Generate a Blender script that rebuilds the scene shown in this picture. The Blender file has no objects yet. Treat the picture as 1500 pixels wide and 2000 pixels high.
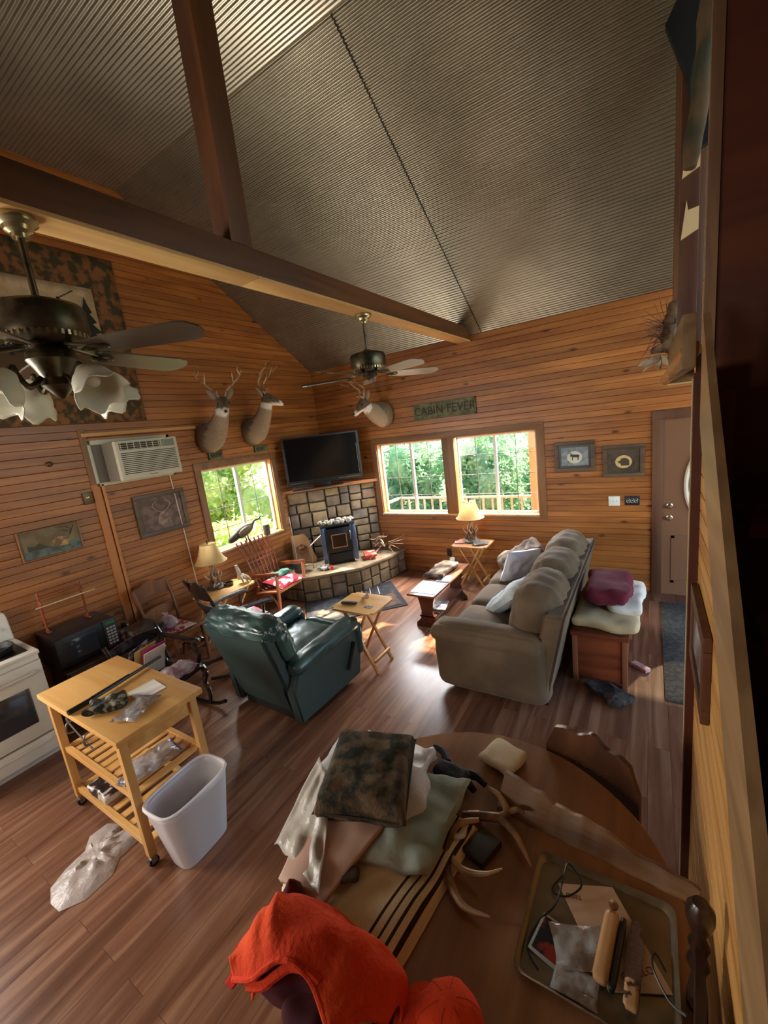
import bpy, bmesh, math, random
from mathutils import Vector, Matrix, noise
PI = math.pi
D = bpy.data; C = bpy.context.collection; SC = bpy.context.scene
def S(r, g, b):
    f = lambda c: (c/255/12.92) if c/255 <= .04045 else ((c/255+.055)/1.055)**2.4
    return (f(r), f(g), f(b), 1)
# ---------------- camera, world, light ----------------
cam = D.objects.new('camera', D.cameras.new('camera')); C.objects.link(cam)
cam.data.sensor_fit = 'HORIZONTAL'; cam.data.sensor_width = 36; cam.data.lens = 36*812/1500
cam.data.clip_start = .02
def camrot(a, b, c):
    Rz = Matrix(((math.cos(a), math.sin(a), 0), (-math.sin(a), math.cos(a), 0), (0, 0, 1)))
    Bm = Matrix(((1, 0, 0), (0, 0, -1), (0, 1, 0)))
    Rx = Matrix(((1, 0, 0), (0, math.cos(b), -math.sin(b)), (0, math.sin(b), math.cos(b))))
    Rr = Matrix(((math.cos(c), -math.sin(c), 0), (math.sin(c), math.cos(c), 0), (0, 0, 1)))
    return Rr @ Rx @ Bm @ Rz
R = camrot(0.581544, 0.199126, -0.122003)
M = Matrix((R[0], -R[1], -R[2])).transposed().to_4x4(); M.translation = (0, 0, 2.32)
cam.matrix_world = M
SC.camera = cam
w = D.worlds.new('world'); SC.world = w; w.use_nodes = True
nt = w.node_tree; bg = nt.nodes['Background']
sky = nt.nodes.new('ShaderNodeTexSky'); sky.sky_type = 'NISHITA'; sky.sun_disc = False
sky.sun_elevation = math.radians(26); sky.sun_rotation = math.radians(-14)
nt.links.new(sky.outputs[0], bg.inputs[0]); bg.inputs[1].default_value = .85
SC.view_settings.view_transform = 'Standard'; SC.view_settings.look = 'None'
SC.view_settings.gamma = 1; SC.view_settings.exposure = 0.68
SC.cycles.max_bounces = 7; SC.cycles.diffuse_bounces = 4; SC.cycles.glossy_bounces = 3
SC.cycles.transparent_max_bounces = 12; SC.cycles.sample_clamp_indirect = 4
SC.cycles.use_denoising = True
def sun(name, direction, strength, col, ang=.6):
    l = D.lights.new(name, 'SUN'); l.energy = strength; l.color = col; l.angle = math.radians(ang)
    o = D.objects.new(name, l); C.objects.link(o)
    o.rotation_euler = Vector(direction).to_track_quat('-Z', 'Y').to_euler(); o.location = (2, 9, 6); return o
sun('sun', (-.25, -1, -.57), 30, (1, .82, .58))
def area(name, loc, direction, sx, sy, power, col, spread=180):
    l = D.lights.new(name, 'AREA'); l.shape = 'RECTANGLE'; l.size = sx; l.size_y = sy; l.energy = power; l.color = col
    l.spread = math.radians(spread)
    o = D.objects.new(name, l); C.objects.link(o); o.location = loc
    o.rotation_euler = Vector(direction).to_track_quat('-Z', 'Y').to_euler(); return o
# daylight arriving from the sky above each window, through an unseen kitchen window, plus fill added behind the camera
area('daylight_back_window', (-2.45, 6.15, 2.50), (0, -.75, -.62), 3.2, .6, 420, (.93, .97, 1))
area('daylight_left_window', (-5.35, 3.8, 2.50), (.75, 0, -.62), 1.8, .6, 200, (.96, 1, .92))
area('daylight_kitchen_window', (-4.70, -.55, 1.75), (1, .45, .05), .9, 1.1, 62, (1, .95, .85))
area('front_fill', (-2.6, -1.70, 1.75), (-.1, 1, .22), 1.8, 1.1, 34, (1, .93, .82))  # added fill lamp; the front wall behind it has no opening
# ---------------- mesh helpers ----------------
class MB:
    def __init__(s): s.bm = bmesh.new()
    def box(s, c, d, rot=None, bev=0, taper=None):
        g = bmesh.ops.create_cube(s.bm, size=1); vs = g['verts']
        for v in vs:
            k = 1 if not taper or v.co.z < 0 else taper
            v.co = Vector((v.co.x*d[0]*k, v.co.y*d[1]*k, v.co.z*d[2]))
        if bev:
            es = list({e for v in vs for e in v.link_edges})
            r = bmesh.ops.bevel(s.bm, geom=es, offset=bev, segments=2, affect='EDGES', profile=.6)
            vs = list({v for f in r['faces'] for v in f.verts} | {v for v in vs if v.is_valid})
        m = Matrix.Translation(c)
        if rot is not None:
            m = m @ (rot if isinstance(rot, Matrix) else euler(*rot))
        bmesh.ops.transform(s.bm, matrix=m, verts=vs); return s
    def b2(s, x0, x1, y0, y1, z0, z1, bev=0):
        return s.box(((x0+x1)/2, (y0+y1)/2, (z0+z1)/2), (abs(x1-x0), abs(y1-y0), abs(z1-z0)), None, bev)
    def bar(s, a, b, wd, ht, up=(0, 0, 1), bev=.002):
        a = Vector(a); b = Vector(b); d = b-a
        z = d.normalized(); x = Vector(up).cross(z)
        if x.length < 1e-3: x = Vector((1, 0, 0)).cross(z)
        x.normalize(); y = z.cross(x)
        m = Matrix((x, y, z)).transposed().to_4x4()
        return s.box((a+b)/2, (wd, ht, d.length), m, bev)
    def tube(s, pts, r, n=8, flat=1, closed=False, cap=True):
        pts = [Vector(p) for p in pts]; N = len(pts)
        rs = r if isinstance(r, (list, tuple)) else [r]*N
        rings = []; nrm = None
        for i, p in enumerate(pts):
            if closed: t = pts[(i+1) % N]-pts[i-1]
            else: t = pts[min(i+1, N-1)]-pts[max(i-1, 0)]
            t.normalize()
            if nrm is None:
                nrm = t.orthogonal().normalized() if abs(t.z) > .9 else Vector((0, 0, 1))-t*t.z
            nrm = (nrm - t*nrm.dot(t))
            if nrm.length < 1e-6: nrm = t.orthogonal()
            nrm.normalize(); b = t.cross(nrm)
            rings.append([s.bm.verts.new(p + (nrm*math.cos(2*PI*k/n)*flat + b*math.sin(2*PI*k/n))*rs[i]) for k in range(n)])
        for i in range(N if closed else N-1):
            A = rings[i]; B = rings[(i+1) % N]
            for k in range(n):
                try: s.bm.faces.new((A[k], A[(k+1) % n], B[(k+1) % n], B[k]))
                except ValueError: pass
        if not closed and cap:
            s.bm.faces.new(rings[0][::-1]); s.bm.faces.new(rings[-1])
        return s
    def curve(s, pts, r, n=8, sub=6, flat=1):
        P = [Vector(p) for p in pts]; N = len(P)
        rr = r if isinstance(r, (list, tuple)) else [r]*N
        out = []; ro = []
        for i in range(N-1):
            p0 = P[max(i-1, 0)]; p1 = P[i]; p2 = P[i+1]; p3 = P[min(i+2, N-1)]
            for k in range(sub):
                t = k/sub
                out.append(.5*((2*p1)+(p2-p0)*t+(2*p0-5*p1+4*p2-p3)*t*t+(3*p1-p0-3*p2+p3)*t**3)); ro.append(rr[i]*(1-t)+rr[i+1]*t)
        out.append(P[-1]); ro.append(rr[-1])
        return s.tube(out, ro, n, flat)
    def lathe(s, prof, c=(0, 0, 0), n=20, m=None, sx=1, sy=1):
        rings = []; c = Vector(c)
        for r, z in prof:
            ring = []
            for k in range(n):
                a = 2*PI*k/n; v = Vector((math.cos(a)*r*sx, math.sin(a)*r*sy, z))
                ring.append(s.bm.verts.new((m @ v if m else v)+c))
            rings.append(ring)
        for i in range(len(rings)-1):
            for k in range(n):
                s.bm.faces.new((rings[i][k], rings[i][(k+1) % n], rings[i+1][(k+1) % n], rings[i+1][k]))
        s.bm.faces.new(rings[0][::-1]); s.bm.faces.new(rings[-1]); return s
    def shell(s, fn, nu, nv, cu=False, cv=False):
        V = [[s.bm.verts.new(fn(i/(nu if cu else nu-1), j/(nv if cv else nv-1))) for j in range(nv)] for i in range(nu)]
        for i in range(nu if cu else nu-1):
            for j in range(nv if cv else nv-1):
                s.bm.faces.new((V[i][j], V[(i+1) % nu][j], V[(i+1) % nu][(j+1) % nv], V[i][(j+1) % nv]))
        return s
    def ell(s, c, r, rot=None, sub=2):
        g = bmesh.ops.create_icosphere(s.bm, subdivisions=sub, radius=1)
        m = Matrix.Translation(c) @ (euler(*rot) if rot else Matrix()) @ Matrix.Diagonal((r[0], r[1], r[2], 1))
        bmesh.ops.transform(s.bm, matrix=m, verts=g['verts']); return s
    def poly(s, pts, th=(0, 0, .01)):
        th = Vector(th); n = len(pts)
        a = [s.bm.verts.new(Vector(p)) for p in pts]; b = [s.bm.verts.new(Vector(p)+th) for p in pts]
        s.bm.faces.new(a[::-1]); s.bm.faces.new(b)
        for i in range(n): s.bm.faces.new((a[i], a[(i+1) % n], b[(i+1) % n], b[i]))
        return s
    def pillow(s, c, L, W, T, rot=None, n=18, p=4, wr=.0, seed=0):
        m = Matrix.Translation(c) @ (euler(*rot) if rot and not isinstance(rot, Matrix) else (rot or Matrix()))
        for sg in (1, -1):
            V = []
            for i in range(n+1):
                row = []
                for j in range(n+1):
                    u = i/n*2-1; v = j/n*2-1
                    e = (max(0, 1-abs(u)**p)*max(0, 1-abs(v)**p))**.5
                    pin = 1-.07*(u*u*(1-v*v)*0+v*v*(1-u*u)+0)
                    pin2 = 1-.07*(u*u*(1-v*v))
                    z = sg*T/2*e
                    if wr: z += wr*noise.noise(Vector((u*2.5+seed, v*2.5, sg*3)))*e**.5
                    row.append(s.bm.verts.new(m @ Vector((u*L/2*pin2, v*W/2*pin, z))))
                V.append(row)
            for i in range(n):
                for j in range(n):
                    q = (V[i][j], V[i+1][j], V[i+1][j+1], V[i][j+1])
                    s.bm.faces.new(q if sg > 0 else q[::-1])
        bmesh.ops.remove_doubles(s.bm, verts=s.bm.verts, dist=.0004)
        return s
    def rbox(s, c, d, r, rot=None, cuts=8, wr=0, wf=6, seed=0, puff=0):
        b0 = bmesh.new(); bmesh.ops.create_cube(b0, size=2); bmesh.ops.subdivide_edges(b0, edges=b0.edges[:], cuts=cuts, use_grid_fill=True)
        h = Vector(d)/2; m = Matrix.Translation(c) @ (rot if isinstance(rot, Matrix) else euler(*rot) if rot else Matrix())
        mp = {}
        for v in b0.verts:
            p = Vector(v.co); q = Vector((p.x*h.x, p.y*h.y, p.z*h.z)); rr = min(r, h.x*.99, h.y*.99, h.z*.99)
            k = Vector([max(-(h[i]-rr), min(h[i]-rr, q[i])) for i in range(3)]); e = q-k
            if e.length > 1e-6: q = k+e.normalized()*min(rr, max(abs(e.x), abs(e.y), abs(e.z)))
            if puff:
                for i in range(3):
                    j, l = (i+1) % 3, (i+2) % 3
                    q[i] += puff*p[i]*(1-p[j]**2)*(1-p[l]**2)*(1 if abs(p[i]) > .9 else 0)
            if wr:
                n_ = p.normalized(); f = noise.noise(Vector((p.x*wf*h.x*8+seed, p.y*wf*h.y*8, p.z*wf*h.z*8)))
                q += n_*wr*f
            mp[v] = s.bm.verts.new(m @ q)
        for f in b0.faces: s.bm.faces.new([mp[v] for v in f.verts])
        b0.free(); return s
    def jitter(s, a, f=6, seed=0, z=1):
        for v in s.bm.verts:
            q = v.co*f+Vector((seed, seed*1.7, 0)); d = noise.noise_vector(q)
            v.co += Vector((d.x*a, d.y*a, d.z*a*z))
        return s
    def build(s, name, mat, parent=None, smooth=True, loc=None, ang=40):
        bmesh.ops.recalc_face_normals(s.bm, faces=s.bm.faces)
        me = D.meshes.new(name); s.bm.to_mesh(me); s.bm.free()
        mats = mat if isinstance(mat, (list, tuple)) else [mat]
        for m in mats: me.materials.append(m)
        if smooth:
            me.shade_smooth(); me.set_sharp_from_angle(angle=math.radians(ang))
        o = D.objects.new(name, me); C.objects.link(o)
        if parent: o.parent = parent
        if loc is not None: o.location = loc
        return o
def euler(x, y, z):
    from mathutils import Euler
    return Euler((math.radians(x), math.radians(y), math.radians(z))).to_matrix().to_4x4()
def tag(o, label, cat, group=None, kind=None):
    o['label'] = label; o['category'] = cat
    if group: o['group'] = group
    if kind: o['kind'] = kind
    return o
def thing(name, label, cat, loc=(0, 0, 0), rz=0, group=None):
    o = D.objects.new(name, None); C.objects.link(o); o.location = loc; o.rotation_euler = (0, 0, math.radians(rz))
    o.empty_display_size = .1
    return tag(o, label, cat, group)
def struct(mb, name, mat, parent=None, smooth=False):
    o = mb.build(name, mat, parent, smooth)
    if not parent: o['kind'] = 'structure'
    return o
def remesh(o, vox=.01, sm=4):
    m = o.modifiers.new('r', 'REMESH'); m.mode = 'VOXEL'; m.voxel_size = vox; m.use_smooth_shade = True
    if sm:
        k = o.modifiers.new('s', 'SMOOTH'); k.iterations = sm; k.factor = .5
    return o
def solid(o, t, off=0):
    m = o.modifiers.new('t', 'SOLIDIFY'); m.thickness = t; m.offset = off; return o
def subsurf(o, n=1):
    m = o.modifiers.new('ss', 'SUBSURF'); m.levels = n; m.render_levels = n; return o
# ---------------- materials ----------------
def mat(name, col, rough=.5, metal=0, bump=0, bscale=60, var=0, vscale=4, vcol=None, sheen=0, coat=0, alpha=1, stretch=(1, 1, 1), trans=0, emit=0, detail=4, vmin=.42, vmax=.6, subs=0):
    m = D.materials.new(name); m.use_nodes = True; n = m.node_tree.nodes; l = m.node_tree.links
    b = n['Principled BSDF']; b.inputs['Base Color'].default_value = col
    b.inputs['Roughness'].default_value = rough; b.inputs['Metallic'].default_value = metal
    if sheen: b.inputs['Sheen Weight'].default_value = sheen
    if coat: b.inputs['Coat Weight'].default_value = coat; b.inputs['Coat Roughness'].default_value = .15
    if alpha < 1: b.inputs['Alpha'].default_value = alpha
    if trans: b.inputs['Transmission Weight'].default_value = trans
    if subs: b.inputs['Subsurface Weight'].default_value = subs; b.inputs['Subsurface Radius'].default_value = (.05, .03, .02)
    if emit: b.inputs['Emission Color'].default_value = col; b.inputs['Emission Strength'].default_value = emit
    tc = n.new('ShaderNodeTexCoord'); mp = n.new('ShaderNodeMapping'); mp.inputs['Scale'].default_value = stretch
    l.new(tc.outputs['Object'], mp.inputs[0])
    if vcol is not None:
        t = n.new('ShaderNodeTexNoise'); t.inputs['Scale'].default_value = vscale; t.inputs['Detail'].default_value = detail
        l.new(mp.outputs[0], t.inputs[0])
        r = n.new('ShaderNodeValToRGB'); r.color_ramp.elements[0].position = vmin; r.color_ramp.elements[1].position = vmax
        r.color_ramp.elements[0].color = col; r.color_ramp.elements[1].color = vcol
        l.new(t.outputs[0], r.inputs[0]); l.new(r.outputs[0], b.inputs['Base Color'])
    if bump:
        t2 = n.new('ShaderNodeTexNoise'); t2.inputs['Scale'].default_value = bscale; t2.inputs['Detail'].default_value = 5
        l.new(mp.outputs[0], t2.inputs[0])
        bp = n.new('ShaderNodeBump'); bp.inputs['Strength'].default_value = bump; bp.inputs['Distance'].default_value = .01
        l.new(t2.outputs[0], bp.inputs['Height']); l.new(bp.outputs[0], b.inputs['Normal'])
    return m
def wood(name, c1, c2, axis='x', rough=.45, scale=14, row=None, knots=False, coat=0, rowvar=.25, spec=.5):
    """grain stretched along axis; row=(axis index, pitch) gives each board its own tone"""
    m = D.materials.new(name); m.use_nodes = True; n = m.node_tree.nodes; l = m.node_tree.links
    b = n['Principled BSDF']; b.inputs['Roughness'].default_value = rough
    b.inputs['Specular IOR Level'].default_value = spec
    if coat: b.inputs['Coat Weight'].default_value = coat; b.inputs['Coat Roughness'].default_value = .25
    tc = n.new('ShaderNodeTexCoord'); st = {'x': (.08, 1, 1), 'y': (1, .08, 1), 'z': (1, 1, .08)}[axis]
    mp = n.new('ShaderNodeMapping'); mp.inputs['Scale'].default_value = st; l.new(tc.outputs['Object'], mp.inputs[0])
    src = mp.outputs[0]; fac = None
    if row:
        sep = n.new('ShaderNodeSeparateXYZ'); l.new(tc.outputs['Object'], sep.inputs[0])
        d = n.new('ShaderNodeMath'); d.operation = 'DIVIDE'; l.new(sep.outputs[row[0]], d.inputs[0]); d.inputs[1].default_value = row[1]
        f = n.new('ShaderNodeMath'); f.operation = 'FLOOR'; l.new(d.outputs[0], f.inputs[0])
        wn = n.new('ShaderNodeTexWhiteNoise'); wn.noise_dimensions = '1D'; l.new(f.outputs[0], wn.inputs['W'])
        ad = n.new('ShaderNodeVectorMath'); ad.operation = 'MULTIPLY_ADD'; l.new(wn.outputs['Color'], ad.inputs[0])
        ad.inputs[1].default_value = (7, 7, 7); l.new(mp.outputs[0], ad.inputs[2]); src = ad.outputs[0]; fac = wn.outputs['Value']
    t = n.new('ShaderNodeTexNoise'); t.inputs['Scale'].default_value = scale; t.inputs['Detail'].default_value = 6; t.inputs['Distortion'].default_value = .6
    l.new(src, t.inputs[0])
    r = n.new('ShaderNodeValToRGB'); r.color_ramp.elements[0].position = .36; r.color_ramp.elements[1].position = .66
    r.color_ramp.elements[0].color = c1; r.color_ramp.elements[1].color = c2; l.new(t.outputs[0], r.inputs[0])
    col = r.outputs[0]
    if fac is not None:
        hs = n.new('ShaderNodeHueSaturation'); mr = n.new('ShaderNodeMapRange'); l.new(fac, mr.inputs[0])
        mr.inputs['To Min'].default_value = 1-rowvar; mr.inputs['To Max'].default_value = 1+rowvar*.6
        l.new(mr.outputs[0], hs.inputs['Value']); l.new(col, hs.inputs['Color']); col = hs.outputs[0]
    if knots:
        k = n.new('ShaderNodeTexVoronoi'); k.inputs['Scale'].default_value = 4.2
        mp2 = n.new('ShaderNodeMapping'); mp2.inputs['Scale'].default_value = {'x': (.55, 1, 1.3), 'y': (1, .55, 1.3), 'z': (1, 1, .6)}[axis]
        l.new(tc.outputs['Object'], mp2.inputs[0]); l.new(mp2.outputs[0], k.inputs[0])
        kr = n.new('ShaderNodeMapRange'); l.new(k.outputs['Distance'], kr.inputs[0])
        kr.inputs['From Min'].default_value = .04; kr.inputs['From Max'].default_value = .13
        mx = n.new('ShaderNodeMix'); mx.data_type = 'RGBA'; l.new(kr.outputs[0], mx.inputs[0])
        mx.inputs[6].default_value = (c1[0]*.18, c1[1]*.12, c1[2]*.12, 1); l.new(col, mx.inputs[7]); col = mx.outputs[2]
    l.new(col, b.inputs['Base Color'])
    bp = n.new('ShaderNodeBump'); bp.inputs['Strength'].default_value = .12; bp.inputs['Distance'].default_value = .004
    l.new(t.outputs[0], bp.inputs['Height']); l.new(bp.outputs[0], b.inputs['Normal'])
    return m
def glass(name, tint=(1, 1, 1, 1), gloss=.08, rough=.02):
    m = D.materials.new(name); m.use_nodes = True; n = m.node_tree.nodes; l = m.node_tree.links
    n.remove(n['Principled BSDF']); o = n['Material Output']
    t = n.new('ShaderNodeBsdfTransparent'); t.inputs[0].default_value = tint
    g = n.new('ShaderNodeBsdfGlossy'); g.inputs['Roughness'].default_value = rough
    x = n.new('ShaderNodeMixShader'); x.inputs[0].default_value = gloss
    l.new(t.outputs[0], x.inputs[1]); l.new(g.outputs[0], x.inputs[2]); l.new(x.outputs[0], o.inputs[0]); return m
PINE = dict(c1=S(136, 78, 34), c2=S(170, 106, 50))
def pine(name, axis, k=1.0, **kw):
    sc = lambda c: (c[0]*k, c[1]*k, c[2]*k, 1)
    return wood(name, sc(PINE['c1']), sc(PINE['c2']), axis, knots=True, rough=.38, **kw)
PITCH = .0715
m_pineX = pine('pine_boards_back', 'x', row=(2, PITCH*2), rowvar=.22)
m_pineY = pine('pine_boards_side', 'y', row=(2, PITCH*2), rowvar=.22)
m_trim = wood('window_trim_wood', S(112, 72, 40), S(140, 96, 58), 'x', scale=10)
m_trimz = wood('window_trim_wood_upright', S(112, 72, 40), S(140, 96, 58), 'z', scale=10)
m_jamb = wood('window_jamb_pine', S(200, 140, 78), S(226, 170, 104), 'z', scale=8)
m_beam = wood('dark_beam', S(72, 38, 16), S(106, 62, 28), 'y', scale=10, rough=.6)
m_beamz = wood('dark_post', S(72, 38, 16), S(106, 62, 28), 'z', scale=10, rough=.6)
m_beamlight = wood('beam_soffit_board', S(196, 150, 92), S(222, 180, 120), 'y', scale=8)
m_white = mat('white_vinyl', S(232, 230, 222), .4)
m_muntin = mat('grid_bar', S(96, 92, 84), .5)
m_glass = glass('window_glass', gloss=.012)
m_black = mat('black_plastic', S(16, 16, 17), .42)
m_blackmatte = mat('matte_black', S(24, 23, 22), .7)
# ---------------- structure ----------------
H0 = 5.58; LX = -4.79; RXX = 3.2; YF = -1.8
EAVE = 3.365; FLATZ = 5.09; RY = 2.90
def roofz(y):
    if y > RY: return EAVE+(H0-y)*(FLATZ-EAVE)/(H0-RY)
    if y < .88: return FLATZ-(.88-y)*(FLATZ-EAVE)/(H0-RY)
    return FLATZ
# floor
def floor_mat():
    m = D.materials.new('laminate_floor'); m.use_nodes = True; n = m.node_tree.nodes; l = m.node_tree.links
    b = n['Principled BSDF']; b.inputs['Roughness'].default_value = .3
    tc = n.new('ShaderNodeTexCoord')
    br = n.new('ShaderNodeTexBrick'); br.inputs['Scale'].default_value = 1
    br.inputs['Brick Width'].default_value = 1.22; br.inputs['Row Height'].default_value = .125; br.offset = .37
    br.inputs['Mortar Size'].default_value = .0012; br.inputs['Mortar Smooth'].default_value = 0
    br.inputs['Color1'].default_value = (0, 0, 0, 1); br.inputs['Color2'].default_value = (1, 1, 1, 1); br.inputs['Mortar'].default_value = (.5, .5, .5, 1)
    mp = n.new('ShaderNodeMapping'); mp.inputs['Rotation'].default_value = (0, 0, PI/2)
    l.new(tc.outputs['Object'], mp.inputs[0]); l.new(mp.outputs[0], br.inputs[0])
    m3 = n.new('ShaderNodeVectorMath'); m3.operation = 'MULTIPLY_ADD'; l.new(br.outputs['Color'], m3.inputs[0]); m3.inputs[1].default_value = (9, 9, 9)
    mp2 = n.new('ShaderNodeMapping'); mp2.inputs['Scale'].default_value = (1, .07, 1); l.new(tc.outputs['Object'], mp2.inputs[0]); l.new(mp2.outputs[0], m3.inputs[2])
    t = n.new('ShaderNodeTexNoise'); t.inputs['Scale'].default_value = 13; t.inputs['Detail'].default_value = 7; t.inputs['Distortion'].default_value = .8
    l.new(m3.outputs[0], t.inputs[0])
    r = n.new('ShaderNodeValToRGB'); e = r.color_ramp.elements; e[0].position = .34; e[1].position = .68
    e[0].color = S(98, 62, 44); e[1].color = S(150, 110, 84); el = r.color_ramp.elements.new(.52); el.color = S(124, 84, 62)
    l.new(t.outputs[0], r.inputs[0])
    hs = n.new('ShaderNodeHueSaturation'); mr = n.new('ShaderNodeMapRange'); l.new(br.outputs['Color'], mr.inputs[0])
    mr.inputs['To Min'].default_value = .92; mr.inputs['To Max'].default_value = 1.06; l.new(mr.outputs[0], hs.inputs['Value']); l.new(r.outputs[0], hs.inputs['Color'])
    mx = n.new('ShaderNodeMix'); mx.data_type = 'RGBA'; l.new(br.outputs['Fac'], mx.inputs[0]); l.new(hs.outputs[0], mx.inputs[6]); mx.inputs[7].default_value = S(80, 50, 38)
    l.new(mx.outputs[2], b.inputs['Base Color'])
    r2 = n.new('ShaderNodeMapRange'); l.new(t.outputs[0], r2.inputs[0]); r2.inputs['To Min'].default_value = .22; r2.inputs['To Max'].default_value = .38; l.new(r2.outputs[0], b.inputs['Roughness'])
    bp = n.new('ShaderNodeBump'); bp.inputs['Strength'].default_value = .08; bp.inputs['Distance'].default_value = .004; l.new(t.outputs[0], bp.inputs['Height']); l.new(bp.outputs[0], b.inputs['Normal'])
    return m
struct(MB().b2(LX-.1, RXX+.1, YF-.1, H0+.1, -.12, 0), 'floor', floor_mat())
def boards(name, P, mt, u0, u1, z1f, openings, pitch=PITCH, g=.009, dep=.009, zmax=None, z0=0, extent=None):
    """tongue and groove boarding. P(u, z, d) -> point; d = depth into the room. openings = (u0, u1, z0, z1)"""
    mb = MB(); bm = mb.bm; zt = zmax; zs = []; z = z0; k = 0
    cuts = sorted({o[2] for o in openings} | {o[3] for o in openings})
    while z < zt:
        zn = z+pitch; pts = [z]+[c for c in cuts if z+1e-4 < c < zn-1e-4]+[zn]
        for a, b in zip(pts[:-1], pts[1:]):
            zs.append((a, b, a == z, b == zn, k))
        z = zn; k += 1
    for a, b, ga, gb, k in zs:
        mid = (a+b)/2; lo, hi = extent(a) if extent else (u0, u1)
        if hi-lo < .02: continue
        sp = [(lo, hi)]
        for o in openings:
            if o[2] < mid < o[3]:
                ns = []
                for s, e in sp:
                    if o[1] <= s or o[0] >= e: ns.append((s, e)); continue
                    if o[0] > s: ns.append((s, o[0]))
                    if o[1] < e: ns.append((o[1], e))
                sp = ns
        gg = g if k % 2 == 0 else g*.7; g2 = g*.7 if k % 2 == 0 else g
        for s, e in sp:
            A = a+(gg/2 if ga else 0); B = b-(g2/2 if gb else 0)
            rows = [(a, -dep if ga else 0), (A, 0), (B, 0), (b, -dep if gb else 0)]
            if not ga: rows = rows[1:]
            if not gb: rows = rows[:-1]
            for (za, da), (zb, db) in zip(rows[:-1], rows[1:]):
                bm.faces.new([bm.verts.new(P(*q)) for q in ((s, za, da), (e, za, da), (e, zb, db), (s, zb, db))])
    bmesh.ops.remove_doubles(bm, verts=bm.verts, dist=1e-5)
    o = mb.build(name, mt, None, False); o['kind'] = 'structure'; return o
WB = (-3.66, -1.22, .95, 2.07)     # back window opening
WL = (3.20, 4.38, .97, 2.07)       # left window opening
DR = (.12, 1.06, 0, 2.04)
boards('wall_back', lambda u, z, d: Vector((u, H0-d, z)), m_pineX, LX, RXX, None, [WB, DR], zmax=EAVE+.05)
def ext_left(z):
    if z <= EAVE: return (YF, H0)
    k = (min(z, FLATZ)-EAVE)*(H0-RY)/(FLATZ-EAVE)
    return (YF+k, H0-k) if z < FLATZ-.01 else (0, 0)
WK = (-1.1, 0, 1.2, 2.3)
boards('wall_left', lambda u, z, d: Vector((LX+d, u, z)), m_pineY, YF, H0, None, [WL, WK], zmax=FLATZ+.02, extent=ext_left)
# thick backing so no light leaks
def backing(nm, quads, mt):
    mb = MB()
    for q in quads: mb.b2(*q)
    o = struct(mb, nm, mt)
    return o
# back wall pieces around the openings
a, b, c, d = WB
backing('wall_back_siding', [(LX-.1, a, H0+.02, H0+.14, -.1, EAVE+.3), (a, b, H0+.02, H0+.14, -.1, c), (a, b, H0+.02, H0+.14, d, EAVE+.3),
        (b, DR[0], H0+.02, H0+.14, -.1, EAVE+.3), (DR[0], DR[1], H0+.02, H0+.14, DR[3], EAVE+.3), (DR[1], RXX+.1, H0+.02, H0+.14, -.1, EAVE+.3)], m_trim)
a, b, c, d = WL
backing('wall_left_siding', [(LX-.14, LX-.02, b, H0+.1, -.1, 5.2), (LX-.14, LX-.02, a, b, -.1, c), (LX-.14, LX-.02, a, b, d, 5.2),
        (LX-.14, LX-.02, 0, a, -.1, 5.2), (LX-.14, LX-.02, -1.1, 0, -.1, 1.2), (LX-.14, LX-.02, -1.1, 0, 2.3, 5.2), (LX-.14, LX-.02, YF-.1, -1.1, -.1, 5.2)], m_trim)
struct(MB().b2(LX-.1, RXX+.1, YF-.1, YF, -.1, EAVE+.1), 'wall_front', m_pineX)
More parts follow.
